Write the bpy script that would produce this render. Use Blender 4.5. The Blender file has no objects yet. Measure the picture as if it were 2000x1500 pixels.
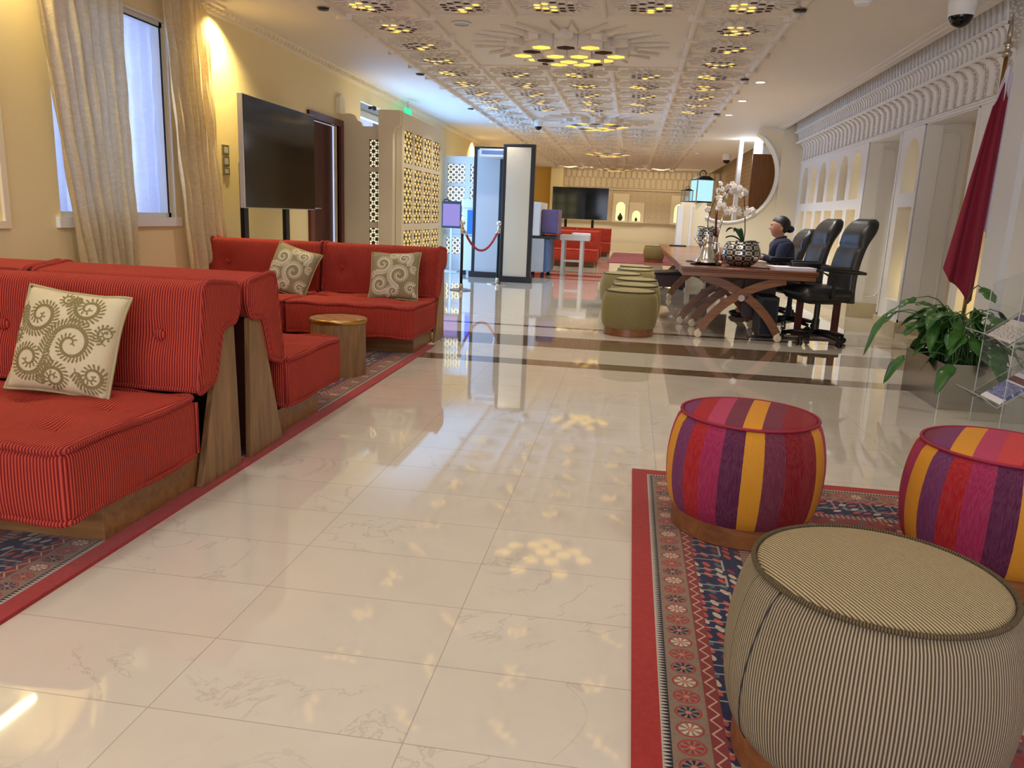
import bpy, bmesh, math, random
from mathutils import Vector, Matrix
from math import sin, cos, pi, radians as R
random.seed(7)
C = bpy.context.scene.collection
scene = bpy.context.scene

def lin(c):
    c = c / 255.0
    return c / 12.92 if c <= 0.04045 else ((c + 0.055) / 1.055) ** 2.4
def rgb(r, g, b): return (lin(r), lin(g), lin(b), 1.0)

# ------------------------------------------------------------------ node helper
class N:
    """one material's node tree with arithmetic on sockets"""
    def __init__(s, name):
        s.m = bpy.data.materials.new(name); s.m.use_nodes = True
        s.t = s.m.node_tree; s.t.nodes.clear()
        s.out = s.t.nodes.new('ShaderNodeOutputMaterial')
    def new(s, typ, **kw):
        n = s.t.nodes.new(typ)
        for k, v in kw.items(): setattr(n, k, v)
        return n
    def put(s, sock, v):
        if isinstance(v, S): s.t.links.new(v.k, sock)
        elif v is not None: sock.default_value = v
    def math(s, op, *a):
        n = s.new('ShaderNodeMath', operation=op)
        for i, v in enumerate(a): s.put(n.inputs[i], v)
        return S(s, n.outputs[0])
    def coord(s, kind='Object'):
        n = s.new('ShaderNodeTexCoord'); sp = s.new('ShaderNodeSeparateXYZ')
        s.t.links.new(n.outputs[kind], sp.inputs[0])
        return S(s, n.outputs[kind]), S(s, sp.outputs[0]), S(s, sp.outputs[1]), S(s, sp.outputs[2])
    def normal(s):
        n = s.new('ShaderNodeTexCoord'); sp = s.new('ShaderNodeSeparateXYZ')
        s.t.links.new(n.outputs['Normal'], sp.inputs[0])
        return S(s, sp.outputs[0]), S(s, sp.outputs[1]), S(s, sp.outputs[2])
    def vec(s, x, y, z=0.0):
        n = s.new('ShaderNodeCombineXYZ')
        for i, v in enumerate((x, y, z)): s.put(n.inputs[i], v)
        return S(s, n.outputs[0])
    def noise(s, vec, scale=5.0, detail=2.0, rough=0.5, dist=0.0, col=False):
        n = s.new('ShaderNodeTexNoise'); s.put(n.inputs['Vector'], vec)
        n.inputs['Scale'].default_value = scale; n.inputs['Detail'].default_value = detail
        n.inputs['Roughness'].default_value = rough; n.inputs['Distortion'].default_value = dist
        return S(s, n.outputs['Color' if col else 'Fac'])
    def voro(s, vec, scale, feature='F1', rnd=1.0, out='Distance'):
        n = s.new('ShaderNodeTexVoronoi', feature=feature); s.put(n.inputs['Vector'], vec)
        n.inputs['Scale'].default_value = scale; n.inputs['Randomness'].default_value = rnd
        return S(s, n.outputs[out])
    def white(s, vec):
        n = s.new('ShaderNodeTexWhiteNoise', noise_dimensions='3D'); s.put(n.inputs['Vector'], vec)
        return S(s, n.outputs['Value'])
    def mix(s, f, a, b):
        n = s.new('ShaderNodeMix', data_type='RGBA', clamp_factor=True)
        s.put(n.inputs[0], f); s.put(n.inputs[6], a); s.put(n.inputs[7], b)
        return S(s, n.outputs[2])
    def ramp(s, f, stops, const=False):
        n = s.new('ShaderNodeValToRGB'); cr = n.color_ramp
        if const: cr.interpolation = 'CONSTANT'
        while len(cr.elements) < len(stops): cr.elements.new(0.5)
        for e, (p, c) in zip(cr.elements, stops): e.position = p; e.color = c
        s.put(n.inputs[0], f)
        return S(s, n.outputs[0])
    def bump(s, h, strength=0.3, dist=0.01):
        n = s.new('ShaderNodeBump'); n.inputs['Strength'].default_value = strength
        n.inputs['Distance'].default_value = dist; s.put(n.inputs['Height'], h)
        return S(s, n.outputs[0])
    def bsdf(s, col, rough=0.5, metal=0.0, spec=0.5, nrm=None, **kw):
        n = s.new('ShaderNodeBsdfPrincipled')
        s.put(n.inputs['Base Color'], col); s.put(n.inputs['Roughness'], rough)
        s.put(n.inputs['Metallic'], metal); s.put(n.inputs['Specular IOR Level'], spec)
        if nrm is not None: s.put(n.inputs['Normal'], nrm)
        for k, v in kw.items(): s.put(n.inputs[k.replace('_', ' ')], v)
        return S(s, n.outputs[0])
    def end(s, sh):
        s.t.links.new(sh.k, s.out.inputs[0]); return s.m
class S:
    def __init__(s, n, k): s.n, s.k = n, k
    def __add__(s, o): return s.n.math('ADD', s, o)
    def __radd__(s, o): return s.n.math('ADD', o, s)
    def __sub__(s, o): return s.n.math('SUBTRACT', s, o)
    def __rsub__(s, o): return s.n.math('SUBTRACT', o, s)
    def __mul__(s, o): return s.n.math('MULTIPLY', s, o)
    def __rmul__(s, o): return s.n.math('MULTIPLY', o, s)
    def __truediv__(s, o): return s.n.math('DIVIDE', s, o)
    def __gt__(s, o): return s.n.math('GREATER_THAN', s, o)
    def __lt__(s, o): return s.n.math('LESS_THAN', s, o)
    def abs(s): return s.n.math('ABSOLUTE', s)
    def fract(s): return s.n.math('FRACT', s)
    def floor(s): return s.n.math('FLOOR', s)
    def sin(s): return s.n.math('SINE', s)
    def min(s, o): return s.n.math('MINIMUM', s, o)
    def max(s, o): return s.n.math('MAXIMUM', s, o)
    def pow(s, o): return s.n.math('POWER', s, o)
    def tri(s): return ((s.fract() - 0.5).abs()) * 2.0

def simple(name, col, rough=0.5, metal=0.0, spec=0.5, nz=0.0, nscale=20.0, bump=0.0, bscale=60.0, **kw):
    n = N(name); o, x, y, z = n.coord()
    c = col
    if nz: c = n.mix(n.noise(o, nscale, 3) , tuple(v * (1 - nz) for v in col[:3]) + (1,), tuple(min(1, v * (1 + nz)) for v in col[:3]) + (1,))
    nr = n.bump(n.noise(o, bscale, 4), bump, 0.01) if bump else None
    return n.end(n.bsdf(c, rough, metal, spec, nr, **kw))
def emit(name, col, strength):
    n = N(name); e = n.new('ShaderNodeEmission'); e.inputs[0].default_value = col; e.inputs[1].default_value = strength
    return n.end(S(n, e.outputs[0]))

M = {}
M['plaster'] = simple('white_plaster', rgb(236, 232, 224), 0.6, bump=0.04, bscale=30)
M['ceil'] = simple('ceiling_paint', rgb(226, 218, 206), 0.7)
M['ceil2'] = simple('coffer_plaster', rgb(224, 214, 200), 0.6)
M['wall_cream'] = simple('cream_wall_paint', rgb(234, 216, 166), 0.65, nz=0.03, nscale=3)
M['wall_orange'] = simple('ochre_wall_paint', rgb(228, 186, 92), 0.65, nz=0.03, nscale=3)
M['wall_warm'] = simple('warm_white_wall', rgb(232, 220, 190), 0.65)
M['screen_cream'] = simple('cream_painted_screen', rgb(222, 206, 172), 0.55)
M['black'] = simple('black_plastic', rgb(18, 18, 20), 0.4)
M['blackmetal'] = simple('black_metal', rgb(24, 23, 24), 0.35, 0.6)
M['leather'] = simple('black_leather', rgb(26, 26, 28), 0.38, bump=0.12, bscale=180)
M['leather_light'] = simple('lit_leather_face', rgb(38, 38, 40), 0.33, bump=0.1, bscale=180)  # paler copy of the black leather, light on the backrest put into colour
M['screen'] = simple('dark_tv_glass', rgb(4, 5, 7), 0.08, spec=0.35)
M['chrome'] = simple('polished_chrome', rgb(205, 200, 190), 0.16, 1.0)
M['steel'] = simple('brushed_steel', rgb(176, 168, 152), 0.24, 1.0, bump=0.02, bscale=90)
M['silver'] = simple('silver', rgb(226, 222, 212), 0.18, 1.0)
M['alu'] = simple('aluminium_paint', rgb(196, 194, 188), 0.4, 0.3)
M['white'] = simple('white_paint', rgb(228, 228, 226), 0.4)
M['grey'] = simple('grey_panel', rgb(178, 178, 176), 0.5)
M['beige'] = simple('beige_panel', rgb(196, 184, 158), 0.5)
M['gold_trim'] = simple('satin_gold', rgb(190, 150, 80), 0.3, 1.0)
M['rope'] = simple('red_rope', rgb(150, 20, 36), 0.7, bump=0.3, bscale=200)
M['navy'] = simple('navy_wool', rgb(34, 38, 66), 0.85, bump=0.1, bscale=200)
M['skin'] = simple('skin', rgb(196, 140, 112), 0.5, nz=0.04)
M['hair'] = simple('black_hair', rgb(24, 17, 16), 0.45, bump=0.3, bscale=120)
M['lip'] = simple('lip', rgb(160, 74, 70), 0.5)
M['maroon'] = simple('maroon_cloth', rgb(132, 16, 44), 0.75, bump=0.05, bscale=200)
M['flagwhite'] = simple('white_cloth', rgb(214, 208, 220), 0.75, bump=0.05, bscale=200)
M['soil'] = simple('soil', rgb(30, 24, 20), 0.95, bump=0.5, bscale=80)
M['paper'] = simple('paper', rgb(238, 234, 236), 0.7)
M['petal'] = simple('orchid_petal', rgb(244, 236, 226), 0.5)
M['stem'] = simple('plant_stem', rgb(70, 104, 48), 0.55)
M['darkstem'] = simple('brown_stem', rgb(74, 50, 38), 0.6)
M['copper'] = simple('copper', rgb(200, 130, 96), 0.25, 1.0)
M['rubber'] = simple('rubber', rgb(34, 34, 36), 0.7)
M['caster'] = simple('cream_caster', rgb(214, 198, 168), 0.35)
M['blue'] = simple('blue_plastic', rgb(76, 104, 150), 0.5)
M['purple'] = simple('purple_shade', rgb(92, 80, 130), 0.4)
M['skirting'] = simple('beige_marble_skirting', rgb(196, 180, 146), 0.2, nz=0.08, nscale=8)

def leafmat(name, a, b):
    n = N(name); o, x, y, z = n.coord()
    return n.end(n.bsdf(n.mix(n.noise(o, 14, 3), a, b), 0.35, 0, 0.5))
M['leaf'] = leafmat('glossy_leaf', rgb(26, 66, 24), rgb(72, 124, 44))
M['leaf_dark'] = leafmat('orchid_leaf', rgb(16, 50, 22), rgb(34, 78, 34))

def wood(name, a, b, axis='z', scale=9.0, rough=0.4):
    n = N(name); o, x, y, z = n.coord()
    st = {'x': (1.2, 12, 12), 'y': (12, 1.2, 12), 'z': (12, 12, 1.2)}[axis]
    v = n.vec(x * st[0], y * st[1], z * st[2])
    f = n.noise(v, scale * 0.25, 6, 0.6, 0.6)
    c = n.ramp(f, [(0.3, a), (0.7, b)])
    return n.end(n.bsdf(c, rough, 0, 0.45, n.bump(f, 0.06, 0.01)))
M['walnut'] = wood('walnut_grain', rgb(104, 72, 42), rgb(150, 112, 70), 'z')
M['walnut_x'] = wood('walnut_plinth', rgb(112, 74, 38), rgb(150, 106, 60), 'x')
M['desk'] = wood('cherry_desk', rgb(92, 48, 24), rgb(128, 70, 36), 'x', rough=0.2)
M['desk_leg'] = wood('cherry_leg', rgb(100, 58, 26), rgb(138, 86, 40), 'x', rough=0.3)
M['mahogany'] = wood('mahogany', rgb(66, 18, 16), rgb(104, 34, 24), 'z', rough=0.3)
M['darkdoor'] = wood('dark_door', rgb(52, 14, 14), rgb(84, 24, 20), 'z', rough=0.3)
M['brownpanel'] = wood('brown_panel', rgb(110, 66, 26), rgb(134, 84, 38), 'z')
M['darkwood'] = wood('dark_wood', rgb(44, 22, 18), rgb(66, 34, 26), 'x', rough=0.3)
M['pouf_wood'] = wood('pouf_base_wood', rgb(108, 64, 34), rgb(140, 90, 50), 'x', rough=0.35)

# --- corduroy
def corduroy(name, dark, light, pitch, radial=False, rough=0.8, glow=None):
    n = N(name); o, x, y, z = n.coord()
    if radial:
        u = n.math('ARCTAN2', y, x) * (0.26 / pitch)
        top = None
    else:
        nx, ny, nz = n.normal()
        side = nx.abs() > 0.75
        u = (x * (1.0 - side) + y * side) * (1.0 / pitch)
        u = u + n.noise(o, 7.0, 1) * 0.35
    w = u.tri()
    f = w.pow(1.5)
    c = n.mix(f, dark, light)
    big = n.noise(o, 3.0, 2)
    c2 = n.mix(big * 0.35, c, tuple(v * 0.8 for v in dark[:3]) + (1,))
    return n.end(n.bsdf(c2, rough, 0, 0.2, n.bump(w, 0.8, 0.004), Sheen_Weight=0.12, Sheen_Roughness=0.4, Sheen_Tint=light))
M['red_cord'] = corduroy('red_corduroy', rgb(112, 10, 20), rgb(226, 92, 64), 0.0105)
M['red_pipe'] = corduroy('red_corduroy_piping', rgb(108, 12, 20), rgb(218, 88, 66), 0.0105)
M['tan_cord'] = corduroy('tan_corduroy', rgb(62, 47, 30), rgb(216, 196, 158), 0.0064, radial=True)
def straight_cord(name, dark, light, pitch, ang):
    n = N(name); o, x, y, z = n.coord()
    u = (x * cos(ang) + y * sin(ang)) * (1 / pitch)
    w = u.tri(); c = n.mix(w.pow(1.3), dark, light)
    return n.end(n.bsdf(c, 0.8, 0, 0.2, n.bump(w, 0.8, 0.004), Sheen_Weight=0.12, Sheen_Tint=light))
M['tan_top'] = straight_cord('tan_corduroy_top', rgb(70, 52, 30), rgb(224, 202, 154), 0.0072, R(15))
M['tan_pipe'] = corduroy('tan_piping', rgb(60, 48, 32), rgb(140, 120, 86), 0.006, radial=True)
M['olive'] = simple('olive_velvet', rgb(124, 110, 66), 0.75, nz=0.12, nscale=40, Sheen_Weight=0.6, Sheen_Roughness=0.35, Sheen_Tint=rgb(190, 175, 110))
M['olive_dark'] = simple('olive_piping', rgb(70, 60, 36), 0.8)

STR = dict(Y=rgb(196, 134, 26), P=rgb(98, 40, 84), r=rgb(150, 16, 26), M=rgb(142, 26, 70), p=rgb(78, 20, 58), m=rgb(98, 36, 56),
           d=rgb(116, 8, 20), b=rgb(122, 26, 32), k=rgb(164, 50, 84), o=rgb(182, 54, 54))
def stripes(name, seq, mode, ang=0.0, w=0.06):
    n = N(name); o, x, y, z = n.coord()
    if mode == 'ang':
        u = n.math('ARCTAN2', y, x) * (1 / (2 * pi)) + 0.5
        u = (u + ang).fract()
        k = len(seq); fu = u
    else:
        k = len(seq); fu = (x * cos(ang) + y * sin(ang)) * (1.0 / (w * k)) + 0.5
    fu = fu + (n.noise(n.vec(x * 60, y * 60, z * 60), 1.0, 2) - 0.5) * 0.0015
    c = n.ramp(fu, [(i / k, STR[s]) for i, s in enumerate(seq)], True)
    st = n.noise(n.vec(x * 90, y * 90, z * 6), 3, 3)
    c = n.mix((st - 0.35) * 1.2, c, n.mix(0.14, c, rgb(235, 190, 170)))
    return n.end(n.bsdf(c, 0.8, 0, 0.2, n.bump(st, 0.25, 0.004), Sheen_Weight=0.12, Sheen_Tint=rgb(220, 120, 120)))

# --- marble tile floor (world coordinates)
def floor_mat():
    n = N('cream_marble_tiles'); o, x, y, z = n.coord()
    tx = (x + 0.412) / 0.6; ty = (y - 1.42) / 0.3
    cell = n.vec(tx.floor(), ty.floor(), 0.0)
    rnd = n.white(cell)
    off = n.vec(x + rnd * 7.0, y + rnd * 3.0, rnd * 9.0)
    cloud = n.noise(off, 2.2, 5, 0.6, 0.5)
    base = n.mix(cloud, rgb(204, 192, 172), rgb(222, 212, 196))
    base = n.mix((rnd - 0.4) * 0.5, base, rgb(208, 196, 176))
    v1 = (n.noise(off, 1.7, 6, 0.62, 1.3) - 0.5).abs()
    vein = n.math('SUBTRACT', 1.0, (v1 * 90.0).min(1.0))
    msk = (n.noise(off, 1.1, 1) - 0.56).max(0.0) * 6.0
    base = n.mix((vein * msk.min(0.30)), base, rgb(150, 130, 108))
    # dark emperador bands
    brown = n.mix(n.noise(o, 14, 5, 0.65, 1.5), rgb(70, 52, 38), rgb(138, 112, 86))
    def band(a, b): return (y > a) * (y < b)
    dark = band(5.80, 6.035) + band(6.665, 7.27) + band(7.86, 7.97) + band(14.2, 14.35) + band(15.0, 15.45) + band(16.1, 16.25)
    edge = ((tx.fract() - 0.5).abs() > 0.4975) + ((ty.fract() - 0.5).abs() > 0.495)
    edge = edge.min(1.0)
    c = n.mix(dark.min(1.0), base, brown)
    c = n.mix(edge * 0.45, c, rgb(120, 100, 74))
    rough = cloud * 0.03 + 0.03 + edge * 0.2
    nr = n.bump(n.math('SUBTRACT', 1.0, edge), 0.08, 0.002)
    return n.end(n.bsdf(c, rough, 0, 0.85, nr, Coat_Weight=0.5, Coat_Roughness=0.03))
M['floor'] = floor_mat()

# --- persian rug, x0 = long edge, sgn = direction inwards, y1 = far edge
def rug_mat(name, x0, sgn, y1):
    n = N(name); o, x, y, z = n.coord()
    dx = (x - x0) * sgn; dy = y1 - y
    usey = dy < dx
    d = dx.min(dy); s = x * usey + y * (1.0 - usey)
    red = n.mix(n.noise(o, 60, 3), rgb(138, 26, 22), rgb(170, 48, 34))
    def between(a, b): return (d > a) * (d < b)
    field = n.mix(n.noise(o, 9, 4), rgb(104, 30, 26), rgb(140, 60, 44))
    vc = n.voro(n.vec(d, s, 0.0), 34, out='Color'); sp = n.new('ShaderNodeSeparateColor'); n.put(sp.inputs[0], vc)
    vr = S(n, sp.outputs[0]); vd = n.voro(n.vec(d, s, 0.0), 34)
    mot = n.ramp(vr, [(0, rgb(26, 30, 66)), (0.25, rgb(168, 74, 56)), (0.42, rgb(70, 86, 84)), (0.55, rgb(176, 150, 122)), (0.7, rgb(120, 34, 34)), (0.85, rgb(28, 32, 70))], True)
    fieldc = n.mix((vd < 0.42) * 0.8, field, mot)
    # navy band with leaf motifs and meander outlines
    navy = n.mix(n.noise(o, 40, 2), rgb(20, 24, 52), rgb(32, 36, 72))
    cs = (s / 0.115).fract() - 0.5; cd = (d - 0.245) / 0.075
    box = (cs * 2.0).abs().max((cd * 0.9).abs()); outl = ((box - 0.66).abs() < 0.045)
    leafc = n.ramp(n.white(n.vec((s / 0.0383).floor(), (d / 0.038).floor(), 1.0)), [(0, rgb(170, 70, 52)), (0.3, rgb(178, 160, 134)), (0.5, rgb(72, 88, 86)), (0.66, rgb(116, 44, 50)), (0.84, rgb(22, 26, 56))], True)
    ls = (s / 0.0383).fract() - 0.5; ld = (d / 0.038).fract() - 0.5
    leafm = (ls * ls * 1.1 + ld * ld * 2.2 + ls * ld * 1.8 + n.noise(o, 90, 2) * 0.16) < 0.235
    nb = n.mix(leafm, navy, leafc); nb = n.mix(outl, nb, rgb(150, 140, 124))
    # rosette band
    beige = n.mix(n.noise(o, 80, 2), rgb(112, 92, 74), rgb(140, 118, 94))
    rs = ((s / 0.062).fract() - 0.5) * 0.062; rd = d - 0.132
    rr = n.math('SQRT', rs * rs * 1.15 + rd * rd * 0.8); th = n.math('ARCTAN2', rs, rd)
    pet = (n.math('COSINE', th * 8.0) * 0.5 + 0.5)
    petm = (rr < 0.023) * (rr > 0.007) * (pet > 0.45)
    ringm = ((rr - 0.027).abs() < 0.0022)
    cen = rr < 0.006
    cid = ((s / 0.062).floor() / 3.0).fract()
    pc = n.ramp(cid, [(0, rgb(150, 38, 36)), (0.3, rgb(196, 172, 150)), (0.6, rgb(26, 28, 54))], True)
    rb = n.mix(petm, beige, pc); rb = n.mix(ringm, rb, rgb(156, 46, 42)); rb = n.mix(cen, rb, rgb(190, 110, 80))
    # sawtooth guard
    saw = ((s / 0.012).tri() * 0.02 + 0.067) > d
    sg = n.mix(saw, rgb(28, 24, 34), rgb(176, 164, 146))
    zz = (((s / 0.05).tri() * 0.022 + 0.181) - d).abs() < 0.003
    zb = n.mix(zz, rgb(122, 44, 40), rgb(180, 150, 124))
    c = fieldc
    g = n.mix(((s / 0.02).fract() > 0.5), rgb(150, 130, 106), rgb(120, 60, 50))
    c = n.mix(between(0.37, 0.405), c, g)
    c = n.mix(between(0.21, 0.37), c, nb)
    c = n.mix(between(0.175, 0.21), c, zb)
    c = n.mix(between(0.088, 0.175), c, rb)
    c = n.mix(between(0.066, 0.088), c, sg)
    c = n.mix(d < 0.066, c, red)
    fib = n.noise(o, 260, 2)
    return n.end(n.bsdf(c, 0.95, 0, 0.05, n.bump(fib, 0.4, 0.004), Sheen_Weight=0.2))

M['pillow_green'] = simple('cream_pillow_linen', rgb(204, 188, 148), 0.8, nz=0.05, nscale=60, bump=0.15, bscale=300)
M['pillow_sage'] = simple('sage_pillow_linen', rgb(140, 128, 92), 0.8, nz=0.05, nscale=60, bump=0.15, bscale=300)
M['motif_olive'] = simple('olive_leaf_print', rgb(128, 110, 62), 0.8)
M['motif_cream'] = simple('cream_leaf_print', rgb(216, 204, 176), 0.8)
M['pillow_pipe'] = simple('pillow_piping', rgb(170, 154, 110), 0.7)

def plaster_relief(name, col, dark, fn, strength=0.6, dist=0.02):
    n = N(name); o, x, y, z = n.coord()
    h = fn(n, x, y, z)
    return n.end(n.bsdf(n.mix(h * 1.0, dark, col), 0.65, 0, 0.3, n.bump(h, strength, dist)))
def star_fn(n, x, y, z, p=0.16, ax='x'):
    a = x if ax == 'x' else y
    u = (a / p).fract() - 0.5; v = (z / p).fract() - 0.5
    d1 = (u.abs() + v.abs() - 0.33).abs(); d2 = (u.abs().max(v.abs()) - 0.27).abs()
    d3 = (u.abs().max(v.abs()) - 0.48).abs()
    return (d1.min(d2).min(d3) < 0.035)
M['arabesque'] = plaster_relief('arabesque_plaster', rgb(216, 200, 172), rgb(196, 178, 146), lambda n, x, y, z: star_fn(n, x, y, z, 0.22))
M['relief_plain'] = simple('relief_plaster', rgb(214, 198, 170), 0.65)
M['carved'] = plaster_relief('carved_plaster', rgb(226, 218, 204), rgb(190, 180, 164), lambda n, x, y, z: (n.voro(n.vec(x, y, z), 45) < 0.45), 0.8, 0.01)

def glow_panel(name, col, strength, var=0.0):
    n = N(name); e = n.new('ShaderNodeEmission')
    o, x, y, z = n.coord()
    e.inputs[0].default_value = col
    if var: n.put(e.inputs[1], (n.noise(o, 3.0, 2) * var + (1 - var * 0.5)) * strength)
    else: e.inputs[1].default_value = strength
    return n.end(S(n, e.outputs[0]))
M['glow_gold'] = glow_panel('gold_backlight', (1.0, 0.66, 0.14, 1), 1.9, 0.9)
M['glow_pale'] = glow_panel('pale_backlight', (1.0, 0.9, 0.5, 1), 2.2, 0.5)
M['glow_star'] = glow_panel('star_lamp_glow', (1.0, 0.60, 0.10, 1), 1.35, 0.5)
M['glow_niche'] = glow_panel('niche_backlight', (1.0, 0.84, 0.30, 1), 1.4, 0.3)
M['glow_down'] = glow_panel('downlight_glow', (1.0, 0.95, 0.86, 1), 14)
M['glow_blue'] = glow_panel('blue_screen', (0.02, 0.10, 1.0, 1), 2.2)
M['glow_violet'] = glow_panel('violet_screen', (0.42, 0.36, 0.9, 1), 0.7)
M['glow_green'] = glow_panel('exit_sign_glow', (0.05, 0.9, 0.35, 1), 1.2)
M['glow_line'] = glow_panel('wall_lamp_glow', (1.0, 0.93, 0.6, 1), 30)
M['glow_cyan'] = glow_panel('lantern_daylight_glass', (0.5, 0.85, 0.95, 1), 0.9)
M['sky_day'] = glow_panel('daylight', (0.50, 0.60, 1.0, 1), 1.0, 0.3)

def glass(name, col, rough=0.0, alpha=0.12):
    n = N(name); g = n.new('ShaderNodeBsdfGlossy'); g.inputs['Roughness'].default_value = 0.02
    t = n.new('ShaderNodeBsdfTransparent'); t.inputs[0].default_value = col
    fr = n.new('ShaderNodeFresnel'); fr.inputs[0].default_value = 1.45
    mx = n.new('ShaderNodeMixShader'); geo = n.new('ShaderNodeNewGeometry'); mx2 = (S(n, fr.outputs[0]) + alpha * 0.3) * (1.0 - S(n, geo.outputs['Backfacing']))
    n.put(mx.inputs[0], mx2); n.t.links.new(t.outputs[0], mx.inputs[1]); n.t.links.new(g.outputs[0], mx.inputs[2])
    return n.end(S(n, mx.outputs[0]))
M['glass'] = glass('clear_glass', (0.93, 0.97, 1, 1))
M['acrylic'] = glass('clear_acrylic', (0.93, 0.95, 0.95, 1), alpha=0.2)
M['acrylic_edge'] = simple('acrylic_edge', rgb(206, 208, 200), 0.3, Alpha=0.55)

def cloth(name, a, b, transl, alpha=1.0):
    n = N(name); o, x, y, z = n.coord()
    f = n.noise(n.vec(x * 8, y * 8, z * 14), 3, 4, 0.6, 0.8)
    c = n.mix(f, a, b)
    p = n.bsdf(c, 0.45, 0, 0.4, n.bump(f, 0.5, 0.01), Sheen_Weight=0.3)
    t = n.new('ShaderNodeBsdfTranslucent'); n.put(t.inputs[0], c)
    mx = n.new('ShaderNodeMixShader'); mx.inputs[0].default_value = transl
    n.put(mx.inputs[1], p); n.t.links.new(t.outputs[0], mx.inputs[2]); r = S(n, mx.outputs[0])
    if alpha < 1:
        tr = n.new('ShaderNodeBsdfTransparent'); m2 = n.new('ShaderNodeMixShader'); m2.inputs[0].default_value = alpha
        n.t.links.new(tr.outputs[0], m2.inputs[1]); n.put(m2.inputs[2], r); r = S(n, m2.outputs[0])
    return n.end(r)
M['curtain'] = cloth('champagne_silk', rgb(200, 178, 130), rgb(240, 228, 188), 0.3, 0.96)
M['curtain_sheer'] = cloth('silk_sheer_edge', rgb(200, 196, 190), rgb(226, 222, 216), 0.5, 0.7)
M['sheer'] = cloth('white_sheer', rgb(214, 214, 236), rgb(240, 240, 252), 0.6, 0.85)

# perforated silver pot
def perf():
    n = N('perforated_silver'); o, x, y, z = n.coord()
    u = (n.math('ARCTAN2', y, x) * (12 / (2 * pi))).fract() - 0.5; v = (z / 0.055).fract() - 0.5
    r = n.math('SQRT', u * u + v * v)
    m = (((r - 0.28).abs() < 0.09) + (r < 0.08) + ((u.abs() - v.abs()).abs() < 0.05) * (r > 0.38)).min(1.0)
    c = n.mix(m, rgb(34, 30, 28), rgb(226, 222, 212))
    return n.end(n.bsdf(c, 0.3, m * 0.8, 0.5, n.bump(m, 0.5, 0.005)))
M['perf'] = perf()
def table_top():
    n = N('parquet_table_top'); o, x, y, z = n.coord()
    k = ((x / 0.07).floor() + (y / 0.07).floor()) * 0.5
    f = n.noise(n.vec(x * 40, y * 6, z), 2, 4)
    c = n.mix(k.fract() > 0.25, n.mix(f, rgb(150, 98, 56), rgb(176, 122, 74)), n.mix(f, rgb(168, 116, 72), rgb(196, 146, 98)))
    return n.end(n.bsdf(c, 0.3, 0, 0.5))
M['tabletop'] = table_top()

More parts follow.
